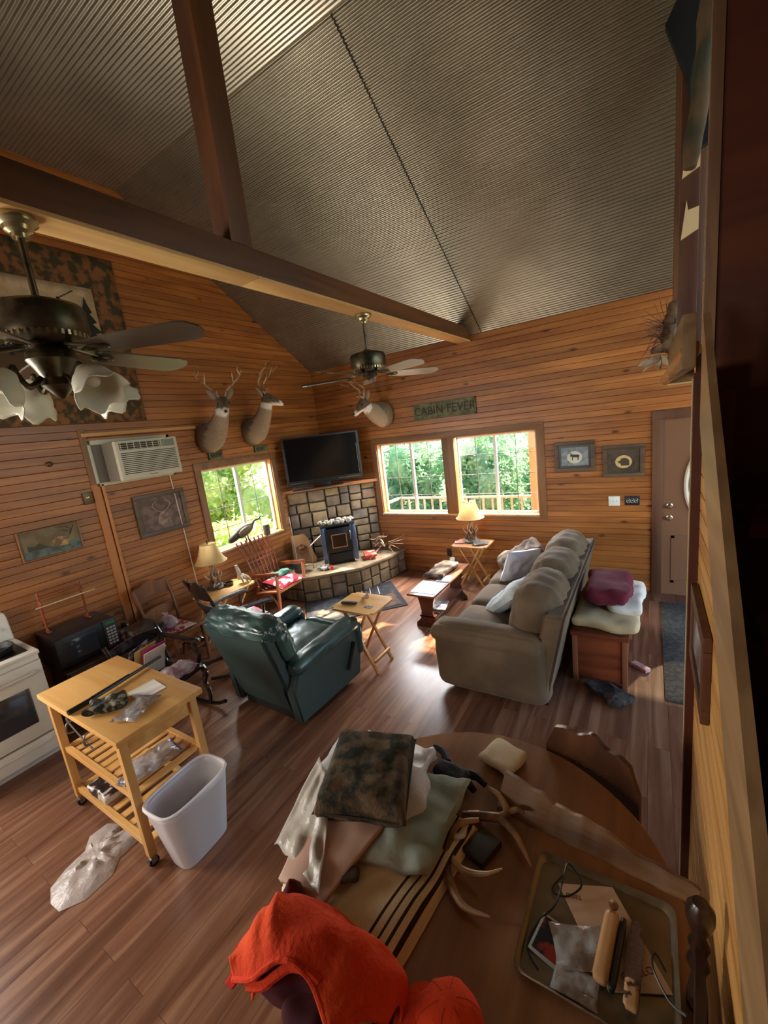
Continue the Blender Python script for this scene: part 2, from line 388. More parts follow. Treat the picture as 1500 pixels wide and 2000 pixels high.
# corrugated metal ceiling
def ceiling():
    mb = MB(); pit = .034; amp = .0072; prof = []
    slope = math.hypot(H0-RY, FLATZ-EAVE); n = int(slope/pit*8)
    nz = Vector((0, -(FLATZ-EAVE), -(H0-RY))).normalized()
    for i in range(n+1):
        t = i/n; s = t*slope
        p = Vector((0, H0+.03-t*(H0+.03-RY), EAVE-.02+t*(FLATZ-EAVE+.02)))
        prof.append(p + nz*amp*math.sin(2*PI*s/pit))
    n2 = int(2.02/pit*8)
    for i in range(1, n2+1):
        prof.append(Vector((0, RY-i/n2*2.02, FLATZ+amp*math.sin(2*PI*i/8))))
    n3 = int(slope/pit*8)
    for i in range(1, n3+1):
        t = i/n3
        prof.append(Vector((0, .88-t*(.91+1.8), FLATZ-t*(FLATZ-EAVE))) + Vector((0, 0, amp*math.sin(2*PI*i/8))))
    xs = [LX-.05, -2.9, -1.84, -.4, 1, RXX+.05]
    rows = []
    for x in xs: rows.append([mb.bm.verts.new(p+Vector((x, 0, 0))) for p in prof])
    for i in range(len(xs)-1):
        for j in range(len(prof)-1):
            mb.bm.faces.new((rows[i][j], rows[i+1][j], rows[i+1][j+1], rows[i][j+1]))
    m = mat('galvanised_corrugated_metal', S(146, 139, 122), .32, .85, vcol=S(164, 157, 140), vscale=2.5, vmin=.3, vmax=.75)
    o = mb.build('ceiling', m, None, True, ang=80); o['kind'] = 'structure'
    # sheet lap seam (slightly proud strip) on the slope
    s = MB()
    for x in (-1.84,):
        pr = [q for q in prof if q.y > RY][::1]
        A = [s.bm.verts.new(q+Vector((x-.006, 0, 0))+nz*.004) for q in pr]; B = [s.bm.verts.new(q+Vector((x+.006, 0, 0))+nz*.004) for q in pr]
        for i in range(len(pr)-1): s.bm.faces.new((A[i], B[i], B[i+1], A[i+1]))
    o2 = s.build('ceiling_seam', mat('lap_seam', S(60, 56, 50), .6, .5), o, True, ang=80)
    # roof deck above
    k = MB()
    k.poly([(LX-.1, H0+.3, EAVE+.0), (LX-.1, RY, FLATZ+.19), (LX-.1, .88, FLATZ+.19), (LX-.1, YF-.3, EAVE), (LX-.1, YF-.3, EAVE+.1), (LX-.1, .88, FLATZ+.3), (LX-.1, RY, FLATZ+.3), (LX-.1, H0+.3, EAVE+.1)], (RXX-LX+.3, 0, 0))
    struct(k, 'ceiling_deck', m_trim)
ceiling()
# stair wall on the right: boarding below a sloped stringer, rising away from the camera
SX = .165; SY = 1.98
def strz(y): return 2.12+(y-1.9)*.885      # lower edge of the stringer (world z)
def ext_right(z):
    # boarded area under the stringer
    y = 1.9+(z-2.12)/.885-.06
    return (max(YF, y), SY)
boards('wall_right', lambda u, z, d: Vector((SX-d, u, z)), wood('stair_wall_pine', S(184, 130, 68), S(222, 170, 102), 'y', knots=True, rough=.33, row=(2, PITCH*2), rowvar=.12), YF, SY, None, [], zmax=2.3, extent=ext_right)
m_darkboard = wood('dark_stair_boards', S(70, 30, 14), S(92, 44, 22), 'x', scale=6, rough=.6)
st = D.objects.new('trim_9', None); C.objects.link(st); st.location = (SX, .2, strz(.2)); st['kind'] = 'structure'
q = [(0, -1.0, -.845), (0, 1.74, 1.58), (0, 1.74, 1.96), (0, 1.50, 1.72), (0, -1.0, -.46)]
MB().poly([(-.012, y, z) for _, y, z in q], (.022, 0, 0)).build('board', wood('stringer_wood', S(128, 98, 66), S(160, 128, 90), 'y', scale=9, rough=.42), st, False)
tr = MB()
for i in range(11):
    yy = -.6+i*.26; zz = strz(yy)+.12
    if yy > 1.85: break
    tr.b2(.245, 1.24, yy-.2, yy+.28-.2, zz-.22, zz-.18)
trd = tr.build('stair_treads', m_darkboard, None, False); trd['kind'] = 'structure'
k = MB(); k.b2(.135, .195, SY-.005, SY+.03, 0, 2.38)
struct(k, 'trim_1', mat('dark_brown_trim', S(74, 34, 22), .5, bump=.1))
struct(MB().b2(.133, .150, SY+.03, SY+.052, 0, 2.36), 'trim_2', mat('pale_trim_edge', S(196, 176, 128), .5))
struct(MB().b2(SX+.012, SX+.09, YF, SY, 0, .02).b2(SX+.02, SX+.08, SY-.1, SY-.005, 0, 2.3), 'trim_3', m_beamz)
# far stair side wall and the enclosure wall beyond the opening
struct(MB().b2(1.25, 1.30, YF, SY+.06, 0, 5.1), 'wall_stair_side', m_darkboard)
struct(MB().b2(.198, 1.25, SY+.06, SY+.10, 0, 5.0), 'wall_stair_end', m_darkboard)
struct(MB().b2(.163, .197, SY+.055, SY+.09, 2.42, 5.0), 'trim_10', wood('tan_corner_strip', S(112, 84, 62), S(140, 110, 84), 'z'))
# loft platform
struct(MB().b2(.26, RXX, SY+.1, 3.68, 2.40, 2.58), 'floor_loft', m_darkboard)
m_loftbeam = wood('loft_beam', S(110, 84, 54), S(146, 116, 80), 'y', scale=8, rough=.6)
lb = thing('loft_edge_beam', 'rough tan loft edge beam end above the exterior door', 'beam', (.1, 2.45, 2.38))
MB().b2(0, .045, -.40, 1.25, .02, .22, .004).b2(.0, .15, 1.20, 1.25, 0, .20, .004).build('face_board', m_loftbeam, lb)
MB().curve([(-.01, 1.22, .03), (.03, .8, .07), (.0, .3, .05), (.03, -.38, .09)], [.035, .04, .032, .035], 9).build('log_rail', wood('peeled_log', S(150, 98, 48), S(196, 140, 80), 'y', scale=12), lb)
MB().b2(.0, .15, 1.18, 1.252, -.012, -.001).build('pale_edge', mat('pale_trim_edge2', S(205, 188, 140), .5), lb)
# back-wall beam shelf etc: tie beam and king post
tb = thing('tie_beam', 'long dark tie beam with pale underside crossing the room at eave height', 'beam', (-2.075, 1.9, 3.30))
MB().b2(-.07, .07, -3.66, 3.67, .0, .155, .004).build('timber', m_beam, tb)
sf = MB(); sf.b2(-.082, .082, -3.66, .08, -.019, -.0, .002); sf.b2(-.082, .082, .083, 3.67, -.019, 0, .002)
sf.build('soffit_board', m_beamlight, tb)
kp = MB().b2(-2.145, -2.005, 1.83, 1.985, 3.455, 5.08, .004).build('king_post', m_beamz, None)
tag(kp, 'dark square post standing on the tie beam up to the metal ceiling', 'post')
# ---------------- windows ----------------
def window(name, P, u0, u1, z0, z1, lights, parentrot=None, sashes=2, cols=2, mullion=None):
    """P(u, z, d) world point. d positive into the room"""
    o = D.objects.new(name, None); C.objects.link(o); o['kind'] = 'structure'; o.location = P((u0+u1)/2, z0, 0)
    inv = Matrix.Translation(-o.location)
    def bx(mb, ua, ub, za, zb, da, db, bev=.002):
        p = inv @ P(ua, za, da); q = inv @ P(ub, zb, db)
        mb.b2(min(p.x, q.x), max(p.x, q.x), min(p.y, q.y), max(p.y, q.y), min(p.z, q.z), max(p.z, q.z), bev)
    T = .09
    f = MB(); bx(f, u0-T, u1+T, z1, z1+T, .0, .022); bx(f, u0-T, u1+T, z0-.055, z0-.012, 0, .02)
    f.build('window_casing', m_trim, o)
    f = MB(); bx(f, u0-T, u0, z0-.055, z1, 0, .022); bx(f, u1, u1+T, z0-.055, z1, 0, .022)
    if mullion: bx(f, mullion[0], mullion[1], z0, z1, 0, .022)
    f.build('side_casing', m_trimz, o)
    f = MB(); bx(f, u0-.0, u1+.0, z0-.012, z0+.012, -.12, .045)
    f.build('window_sill', m_jamb, o)
    f = MB(); e = .015
    bx(f, u0, u0+e, z0, z1, -.12, 0); bx(f, u1-e, u1, z0, z1, -.12, 0); bx(f, u0, u1, z1-e, z1, -.12, 0)
    if mullion: bx(f, mullion[0]+.01, mullion[1]-.01, z0, z1, -.12, 0)
    f.build('window_jamb', m_jamb, o)
    for (a, b) in lights:
        fr = MB(); w_ = .022
        bx(fr, a, b, z0+.012, z0+.012+w_, -.115, -.075); bx(fr, a, b, z1-e-w_, z1-e, -.115, -.075)
        bx(fr, a, a+w_, z0, z1-e, -.115, -.075); bx(fr, b-w_, b, z0, z1-e, -.115, -.075)
        m_ = (a+b)/2; bx(fr, m_-.02, m_+.02, z0, z1-e, -.11, -.07)
        fr = fr.build('window_frame', m_white, o)
        mu = MB()
        for (sa, sb) in ((a, m_), (m_, b)):
            bx(mu, (sa+sb)/2-.004, (sa+sb)/2+.004, z0+.03, z1-.03, -.098, -.09, 0)
            for i in range(1, 4):
                zz = z0+(z1-z0)*i/4; bx(mu, sa+.02, sb-.02, zz-.004, zz+.004, -.098, -.09, 0)
        mu.build('window_grid', m_muntin, fr)
        g = MB(); bx(g, a+.01, b-.01, z0+.02, z1-.02, -.095, -.093, 0); g.build('window_pane', m_glass, fr)
    return o
window('window_1', lambda u, z, d: Vector((LX+d, u, z)), *WL, [(WL[0]+.02, WL[1]-.02)])
window('window_2', lambda u, z, d: Vector((u, H0-d, z)), *WB, [(-3.64, -2.54), (-2.34, -1.24)], mullion=(-2.53, -2.35))
window('window_3', lambda u, z, d: Vector((LX+d, u, z)), *WK, [(WK[0]+.02, WK[1]-.02)])
# door
def door():
    o = D.objects.new('door_1', None); C.objects.link(o); o['kind'] = 'structure'; o.location = (.59, H0, 0)
    m_door = mat('painted_tan_door', S(116, 80, 54), .5, bump=.05)
    mb = MB(); mb.b2(-.475, -.24, -.0, .045, .0, 2.045).b2(.24, .475, 0, .045, .0, 2.045).b2(-.24, .24, 0, .045, .0, .88).b2(-.24, .24, 0, .045, 1.74, 2.045)
    # spandrels round the oval
    n = 40
    for sg in (1, -1):
        pts = []
        for k in range(n+1):
            a = PI*k/n-PI/2; pts.append((sg*.24*math.cos(a), .43*math.sin(a)))
        for k in range(n):
            (xa, za), (xb, zb) = pts[k], pts[k+1]
            mb.poly([(xa, 0, 1.31+za), (xb, 0, 1.31+zb), (sg*.24, 0, 1.31+zb), (sg*.24, 0, 1.31+za)], (0, .045, 0))
    for (x0, x1) in ((-.38, -.06), (.06, .38)):
        for (z0, z1) in ((.15, .72), ):
            mb.b2(x0, x1, -.008, 0, z0, z0+.03).b2(x0, x1, -.008, 0, z1-.03, z1).b2(x0, x0+.03, -.008, 0, z0, z1).b2(x1-.03, x1, -.008, 0, z0, z1)
    mb.build('door_leaf', m_door, o, False)
    ring = MB().tube([(.255*math.cos(t*PI/24), -.012, 1.31+.445*math.sin(t*PI/24)) for t in range(48)], .022, 8, closed=True)
    ring.build('oval_frame', mat('oval_frame_white', S(214, 206, 188), .4), o)
    g = MB().poly([(.24*math.cos(t*PI/24), .02, 1.31+.43*math.sin(t*PI/24)) for t in range(48)], (0, .004, 0))
    g.build('oval_glass', glass('leaded_oval_glass', (.25, .24, .22, 1), .05, .2), o, False)
    for nm, z in (('deadbolt', 1.07), ('door_knob', .93)):
        MB().lathe([(.0, 0), (.032, 0), (.032, .006), (.012, .012), (.012, .03), (.026, .036), (.028, .05), (.02, .062), (0, .064)], (-.40, 0, z), 16, euler(90, 0, 0).to_3x3()).build(nm, mat('brushed_nickel', S(190, 180, 165), .25, 1), o)
    c = MB(); c.b2(-.57, -.47, -.025, 0, 0, 2.14, .003).b2(.47, .57, -.025, 0, 0, 2.14, .003)
    c.build('door_casing', wood('door_casing_wood', S(76, 46, 28), S(102, 66, 42), 'z', scale=10), o)
    MB().b2(-.57, .57, -.026, 0, 2.04, 2.14, .003).build('head_casing', D.materials['door_casing_wood'], o)
door()
# trims on the left wall
tl = MB(); tl.b2(LX, LX+.02, 1.955, 2.03, 0, 2.10, .002); struct(tl, 'trim_4', wood('pine_post', S(166, 96, 40), S(196, 124, 62), 'z', scale=8))
struct(MB().b2(LX, LX+.02, 2.045, 2.075, 0, 2.10, .002), 'trim_5', wood('pine_post2', S(176, 104, 46), S(204, 134, 70), 'z', scale=8))
struct(MB().b2(LX, LX+.018, 1.96, 2.02, 2.10, 2.66, .002), 'trim_6', m_trimz)
struct(MB().b2(LX, LX+.035, 1.98, 3.24, 2.585, 2.62, .003), 'trim_7', wood('pine_ledge', S(190, 130, 66), S(212, 156, 92), 'y', scale=8))
struct(MB().b2(LX, LX+.02, 3.0, 4.48, .0, .001), 'trim_8', m_trim)
# ---------------- outdoors: porch, hedge, trees ----------------
m_porch = wood('weathered_porch_wood', S(150, 138, 120), S(188, 176, 156), 'x', scale=8, rough=.7)
m_porchz = wood('weathered_porch_post', S(170, 120, 84), S(196, 150, 112), 'z', scale=8, rough=.7)
struct(MB().b2(-60, 40, -20, 60, -.75, -.6), 'floor_outside_ground', mat('lawn_ground', S(88, 104, 52), .9, vcol=S(120, 110, 70), vscale=.8))
struct(MB().b2(-5.0, 2.6, H0+.16, 8.25, -.1, -.04), 'floor_porch', m_porch)
struct(MB().b2(-5.2, 2.8, H0+.145, 8.54, 2.96, 3.04).b2(-5.2, 2.8, 8.46, 8.54, 2.90, 2.96), 'ceiling_porch_roof', m_porch)
def porch_post(x, lab):
    mb = MB().b2(-.06, .06, -.06, .06, 0, 3.00, .005)
    o = mb.build('porch_post', m_porchz, None, False, (x, 8.05, -.04)); tag(o, lab, 'post', 'porch posts'); return o
porch_post(-1.84, 'weathered porch post seen through the right sash of the wide window')
rl = thing('porch_railing', 'low pale wooden porch railing beyond the wide back window', 'railing', (-1.6, 8.18, -.04))
MB().b2(-3.3, 3.8, -.045, .045, .70, .74, .004).build('top_rail', m_porch, rl)
MB().b2(-3.3, 3.8, -.02, .02, .10, .16, .004).build('bottom_rail', m_porch, rl)
MB().bar((-3.3, 0, .72), (-3.3, -2.2, .72), .09, .04).bar((-3.3, 0, .13), (-3.3, -2.2, .13), .04, .06).build('return_rail', m_porch, rl)
for k in range(36):
    MB().b2(-.018, .018, -.018, .018, .14, .70).build('baluster', m_porch, rl, False, (-3.25+k*.195, 0, 0))
def leafmat(name, c1, c2):
    m = mat(name, c1, .55, vcol=c2, vscale=3.2, vmin=.38, vmax=.62)
    n = m.node_tree.nodes; l = m.node_tree.links; b = n['Principled BSDF']; o = n['Material Output']
    t = n.new('ShaderNodeBsdfTranslucent'); x = n.new('ShaderNodeMixShader'); x.inputs[0].default_value = .5
    l.new(n['Color Ramp'].outputs[0], t.inputs[0]); l.new(b.outputs[0], x.inputs[1]); l.new(t.outputs[0], x.inputs[2]); l.new(x.outputs[0], o.inputs[0]); return m
m_l1 = leafmat('blue_green_leaves', S(112, 164, 128), S(184, 216, 174))
m_l2 = leafmat('yellow_green_leaves', S(150, 186, 98), S(222, 228, 152))
m_bark = mat('bark', S(84, 66, 50), .9, bump=.6, bscale=20)
def foliage(name, label, c, r, n, size, mt, seed, group=None, trunk=True):
    random.seed(seed); mb = MB(); bm = mb.bm
    lumps = [(Vector((random.uniform(-.7, .7)*r[0], random.uniform(-.5, .5)*r[1], random.uniform(-.8, .8)*r[2])), random.uniform(.35, .6)) for _ in range(14)]
    for i in range(n):
        L, q = random.choice(lumps)
        v = Vector((random.gauss(0, 1), random.gauss(0, 1), random.gauss(0, 1))).normalized()
        p = L + Vector((v.x*r[0], v.y*r[1], v.z*r[2]))*q*random.uniform(.75, 1.05)
        if p.z+c[2] < -.58: continue
        a = Vector((random.gauss(0, 1), random.gauss(0, 1), random.gauss(0, .7))).normalized(); b_ = a.cross(v)
        if b_.length < .01: continue
        b_ = b_.normalized(); s_ = size*random.uniform(.6, 1.3)
        vs = [bm.verts.new(p+d) for d in (-a*s_, b_*s_*.45, a*s_, -b_*s_*.45)]
        bm.faces.new(vs)
    for L, q in lumps[:8]:
        mb.ell(L, (r[0]*q*.7, r[1]*q*.7, r[2]*q*.7), sub=2)
    t = thing(name, label, 'shrub' if 'shrub' in name or 'hedge' in name else 'tree', (c[0], c[1], -.6), 0, group)
    o = mb.build('foliage', mt, t, False, (0, 0, c[2]+.6))
    if trunk: MB().tube([(0, 0, -.05), (.05, .02, c[2]*.5), (0, 0, c[2]+.5)], [.12, .1, .05], 8).build('trunk', m_bark, t)
for i, (x, y, z, rx, ry, rz, mt, lab) in enumerate([
    (-1.6, 10.8, .55, 1.05, .8, 1.5, m_l1, 'blue-green hedge shrub behind the porch post'),
    (-3.85, 10.9, .55, 1.0, .8, 1.5, m_l1, 'blue-green hedge shrub filling the middle panes of the wide window'),
    (-6.3, 11.1, .6, 1.0, .9, 1.5, m_l1, 'blue-green hedge shrub in the left sash of the wide window'),
    (.6, 10.9, .5, 1.1, .8, 1.5, m_l1, 'blue-green hedge shrub farthest right beyond the porch')]):
    foliage('hedge_shrub', lab, (x, y, z), (rx, ry, rz), 6500, .075, mt, i, 'hedge beyond the porch', False)
foliage('garden_tree', 'yellow-green tree at far left of the wide window', (-9.0, 10.0, 1.3), (1.3, 1.3, 1.8), 7000, .085, m_l2, 11, 'yellow-green trees outside')
foliage('garden_tree', 'yellow-green tree behind the left part of the small side window', (-9.6, 3.9, 1.2), (1.4, 1.5, 2.0), 8000, .085, m_l2, 12, 'yellow-green trees outside')
foliage('garden_tree', 'yellow-green tree behind the right part of the small side window', (-10.2, 7.2, 1.2), (1.4, 1.4, 2.1), 8000, .085, m_l2, 13, 'yellow-green trees outside')
foliage('garden_shrub', 'pale green shrub low outside the small side window', (-7.2, 5.2, -.1), (.75, 1.9, .9), 5000, .07, m_l2, 14, None, False)

for i, (x, y, lab) in enumerate([(-10.5, 14.2, 'far green tree beyond the leftmost panes of the wide window'), (-7.3, 14.4, 'far green tree behind the hedge, left of the window mullion'), (-4.1, 14.2, 'far green tree behind the hedge at the centre of the wide window'), (-1.0, 14.4, 'far green tree behind the hedge near the porch post'), (2.0, 14.2, 'far green tree behind the right end of the hedge')]):
    foliage('woodland_tree', lab, (x, y, 1.1), (1.7, 1.2, 2.0), 4500, .10, m_l1, 30+i, 'trees behind the hedge')
for i, (x, y, lab) in enumerate([(-13.5, 2.6, 'far pale tree at the left of the small side window'), (-13.8, 5.8, 'far pale tree at the centre of the small side window'), (-13.8, 9.0, 'far pale tree at the right of the small side window')]):
    foliage('woodland_tree', lab, (x, y, 1.1), (1.4, 1.7, 2.2), 4500, .10, m_l2, 40+i, 'trees beyond the side window')
# ---------------- left side furniture ----------------
m_enamel = mat('white_enamel', S(206, 200, 186), .3, vcol=S(220, 214, 202), vscale=2)
m_darkglass = mat('oven_window', S(48, 50, 56), .1)
m_steel = mat('dull_steel', S(150, 148, 144), .35, .9)
m_iron = mat('cast_iron', S(30, 30, 32), .5, .3, bump=.1)
m_birch = wood('birch_wood', S(196, 142, 76), S(224, 176, 108), 'x', scale=7, rough=.4)
m_birchz = wood('birch_wood_upright', S(184, 130, 66), S(214, 164, 98), 'z', scale=7, rough=.45)
m_dkwood = wood('dark_stained_wood', S(26, 16, 13), S(52, 32, 24), 'z', scale=10, rough=.3, coat=.3)
m_mahog = wood('dark_table_wood', S(44, 28, 20), S(70, 46, 32), 'y', scale=8, rough=.45)
m_oak = wood('brown_oak', S(98, 58, 32), S(136, 86, 50), 'z', scale=9, rough=.4)
# range
t = thing('kitchen_range', 'white electric kitchen range with a dark oven window at the left edge', 'stove', (-4.44, .64, 0))
mb = MB(); mb.b2(-.33, .30, -.375, .375, .06, .895, .006).b2(-.29, .26, -.35, .35, 0, .06)
mb.build('body', m_enamel, t)
MB().b2(-.33, .335, -.38, .38, .895, .925, .008).build('cooktop', m_enamel, t)
MB().b2(-.20, .26, -.33, .33, .924, .93).build('glass_surface', m_black, t)
bg_ = MB().poly([(-.34, -.38, .92), (-.20, -.38, .92), (-.235, -.38, 1.12), (-.27, -.38, 1.15), (-.34, -.38, 1.15)], (0, .76, 0)); bmesh.ops.bevel(bg_.bm, geom=bg_.bm.edges[:], offset=.008, segments=2, affect='EDGES')
bg_ = bg_.build('backguard', m_enamel, t)
MB().box((-.212, 0, 1.04), (.004, .3, .08), (0, -10, 0)).build('control_panel', m_black, bg_)
for y in (-.30, -.22, .22, .30):
    MB().lathe([(0, 0), (.018, 0), (.016, .02), (0, .022)], (-.213, y, 1.03), 14, euler(0, 80, 0).to_3x3()).build('knob', m_enamel, bg_)
dr_ = MB().b2(.30, .335, -.37, .37, .24, .845, .008).build('oven_door', m_enamel, t)
MB().b2(.333, .339, -.25, .25, .36, .66, .003).build('window', m_darkglass, dr_)
MB().curve([(.335, -.30, .77), (.37, -.29, .77), (.372, 0, .77), (.37, .29, .77), (.335, .30, .77)], .011, 8).build('handle', m_enamel, dr_)
MB().b2(.30, .334, -.37, .37, .075, .225, .008).b2(.33, .345, -.3, .3, .17, .19, .004).build('storage_drawer', m_enamel, t)
MB().b2(.301, .31, -.372, .372, .228, .237).build('gap_strip', m_black, t)
t = thing('frying_pan', 'black cast iron skillet standing on the cooktop of the range', 'pan', (-4.36, .80, .93), 25)
MB().lathe([(0, 0), (.115, 0), (.128, .01), (.14, .055), (.134, .055), (.122, .012), (.11, .006), (0, .006)], n=28).build('body', m_iron, t)
MB().curve([(-.13, 0, .045), (-.2, 0, .055), (-.29, 0, .05)], [.012, .011, .014], 8).build('handle', m_iron, t)
# dark cabinet with microwave
t = thing('sewing_cabinet', 'low dark wooden cabinet under the microwave against the wall', 'cabinet', (-4.50, 1.64, 0))
MB().b2(-.26, .26, -.46, .38, .545, .57, .005).build('top', m_mahog, t)
MB().b2(-.24, .23, -.43, .36, .16, .545, .003).b2(.23, .242, -.4, .33, .2, .5, .003).build('body', m_mahog, t)
for sx in (-1, 1):
    for y in (-.42, .34): MB().lathe([(.02, 0), (.014, .03), (.026, .10), (.02, .17)], (sx*.22, y, 0), 10).build('leg', m_mahog, t)
m_mw = mat('microwave_black', S(26, 25, 26), .35)
t = thing('microwave', 'black microwave oven standing on the low dark cabinet', 'microwave', (-4.53, 1.43, .572))
MB().b2(-.22, .19, -.25, .25, .012, .29, .008).build('body', m_mw, t)
dr_ = MB().b2(.19, .215, -.25, .13, .014, .288, .006).build('door', m_black, t)
MB().b2(.214, .218, -.20, .07, .06, .24, .003).build('window', m_darkglass, dr_)
cp = MB().b2(.19, .213, .133, .25, .014, .288, .006).build('control_panel', mat('mw_panel', S(40, 40, 44), .4), t)
MB().b2(.213, .216, .15, .235, .245, .27).build('display', mat('green_display', S(60, 120, 70), .3), cp)
bt = MB()
for i in range(6):
    for j in range(3): bt.b2(.213, .217, .152+j*.029, .174+j*.029, .05+i*.03, .068+i*.03, .002)
bt.build('keypad', mat('key_grey', S(170, 170, 168), .5), cp)
for sx in (-.18, .15):
    for y in (-.2, .2): MB().lathe([(.012, 0), (.012, .013)], (sx, y, 0), 8).build('foot', m_black, t)
# red-brown spindle towel rack on top of the microwave
m_red = wood('red_brown_turned_wood', S(110, 42, 20), S(150, 66, 34), 'z', scale=14, rough=.35)
t = thing('towel_rack', 'red-brown turned wooden rack with a pale dowel on the microwave', 'rack', (-4.62, 1.41, .864))
for s in (-1, 1):
    sp = MB().lathe([(.012, 0), (.012, .02), (.007, .03), (.011, .06), (.007, .09), (.012, .12), (.007, .16), (.011, .2), (.007, .25), (.013, .29), (.006, .33), (.010, .36), (.004, .385), (0, .39)], (0, s*.165, 0), 10)
    sp.build('post', m_red, t)
    MB().tube([(.0+.032*math.cos(a*PI/8), s*.165, .27+.032*math.sin(a*PI/8)) for a in range(16)], .007, 6, closed=True).build('ring_bracket', m_red, t)
    MB().b2(-.06, .06, s*.165-.012, s*.165+.012, 0, .018, .004).build('foot', m_red, t)
MB().curve([(0, -.165, .09), (0, -.08, .095), (0, -.05, .09), (0, 0, .098), (0, .05, .09), (0, .08, .095), (0, .165, .09)], [.006, .009, .005, .010, .005, .009, .006], 8).build('lower_rail', m_red, t)
MB().tube([(0, -.165, .345), (0, .165, .345)], .007, 8).build('upper_rail', m_red, t)
MB().tube([(.035, -.21, .255), (.035, .27, .255)], .006, 8).build('dowel', mat('pale_dowel', S(224, 190, 140), .5), t)
# small things on the cabinet
t = thing('storage_jar', 'small dark glass jar with a metal lid beside the microwave', 'jar', (-4.60, 1.86, .572))
MB().lathe([(0, 0), (.036, 0), (.04, .012), (.04, .07), (.03, .085), (0, .085)], n=18).build('jar', mat('dark_jar', S(44, 48, 42), .15), t)
MB().lathe([(.033, .084), (.035, .086), (.035, .104), (0, .106)], n=18).build('lid', m_steel, t)
t = thing('drink_can', 'small pale pink can standing against the right end of the microwave', 'can', (-4.37, 1.72, .572))
MB().lathe([(0, 0), (.028, 0), (.032, .006), (.032, .11), (.026, .118), (0, .118)], n=18).build('can', mat('pink_can', S(200, 150, 150), .35, .3, vcol=S(90, 60, 66), vscale=30), t)
t = thing('binder', 'dark closed case lying on the right end of the low cabinet', 'binder', (-4.26, 1.86, .572), 0)
MB().b2(-.15, .17, -.12, .13, .0, .075, .006).build('stack', m_mahog, t)
MB().box((0, 0, .098), (.33, .27, .035), (0, 0, 4), .005).build('cover', mat('black_vinyl', S(34, 36, 34), .25, vcol=S(90, 92, 88), vscale=9, vmin=.5, vmax=.75), t)
# press-back wooden chair
def splat(mb, y0, y1, zf0, zf1, xf, th=.016, n=14):
    """curved board between two z profiles"""
    def f(side):
        return lambda u, v: Vector((xf(y0+(y1-y0)*u)+side*th/2, y0+(y1-y0)*u, zf0(u)+(zf1(u)-zf0(u))*v))
    bm = mb.bm
    A = [[bm.verts.new(f(s)(i/n, j)) for j in (0, 1)] for s in (-1, 1) for i in range(n+1)]
    F, B = A[:n+1], A[n+1:]
    for i in range(n):
        bm.faces.new((F[i][0], F[i+1][0], F[i+1][1], F[i][1])); bm.faces.new((B[i][0], B[i][1], B[i+1][1], B[i+1][0]))
        bm.faces.new((F[i][1], F[i+1][1], B[i+1][1], B[i][1])); bm.faces.new((F[i][0], B[i][0], B[i+1][0], F[i+1][0]))
    bm.faces.new((F[0][0], F[0][1], B[0][1], B[0][0])); bm.faces.new((F[n][0], B[n][0], B[n][1], F[n][1]))
t = thing('dining_chair', 'brown wooden chair with a shaped ladder back beside the left wall', 'chair', (-4.38, 2.26, 0), 8)
MB().b2(-.20, .21, -.215, .215, .425, .455, .012).build('seat', m_oak, t)
for s in (-1, 1):
    MB().bar((.18, s*.185, 0), (.17, s*.185, .43), .035, .035).build('leg', m_oak, t)
    MB().curve([(-.24, s*.19, 0), (-.19, s*.19, .25), (-.19, s*.19, .45), (-.22, s*.2, .7), (-.28, s*.205, .93)], .019, 8).build('rear_leg', m_oak, t)
MB().bar((.175, -.18, .2), (.175, .18, .2), .02, .03).bar((-.2, -.18, .16), (-.2, .18, .16), .02, .03).bar((.175, -.185, .14), (-.21, -.185, .14), .02, .02).bar((.175, .185, .14), (-.21, .185, .14), .02, .02).build('stretcher', m_oak, t)
mb = MB(); splat(mb, -.21, .21, lambda u: .80-.015*math.cos(2*PI*u), lambda u: .93+.045*math.sin(PI*u)+.012*math.cos(4*PI*u), lambda y: -.275-.03*(1-(y/.21)**2))
mb.build('crest_rail', m_oak, t)
mb = MB(); splat(mb, -.20, .20, lambda u: .585-.03*math.sin(PI*u), lambda u: .655+.03*math.sin(PI*u), lambda y: -.225-.025*(1-(y/.2)**2))
mb.build('back_slat', m_oak, t)
m_bag = mat('clear_plastic_bag', S(206, 190, 196), .12, alpha=.62, bump=.7, bscale=18, vcol=S(160, 120, 130), vscale=9)
t = MB().pillow((0, 0, .02), .34, .34, .045, None, 14, 4, .01); o = t.build('seat_cushion', mat('red_patterned_cushion', S(196, 178, 160), .9, vcol=S(160, 40, 44), vscale=16, vmin=.52, vmax=.56), None, loc=(-4.34, 2.21, .458)); tag(o, 'red and cream patterned cushion on the brown ladder-back chair', 'cushion')
t = thing('knotted_bag', 'clear pinkish plastic bag tied in a knot on the ladder-back chair', 'bag', (-4.37, 2.17, .505))
mb = MB().lathe([(0, 0), (.09, 0), (.115, .03), (.10, .07), (.05, .11), (.02, .13), (.016, .14), (.03, .155), (.035, .165), (.0, .17)], n=20); mb.jitter(.02, 16); mb.build('bag', m_bag, t)
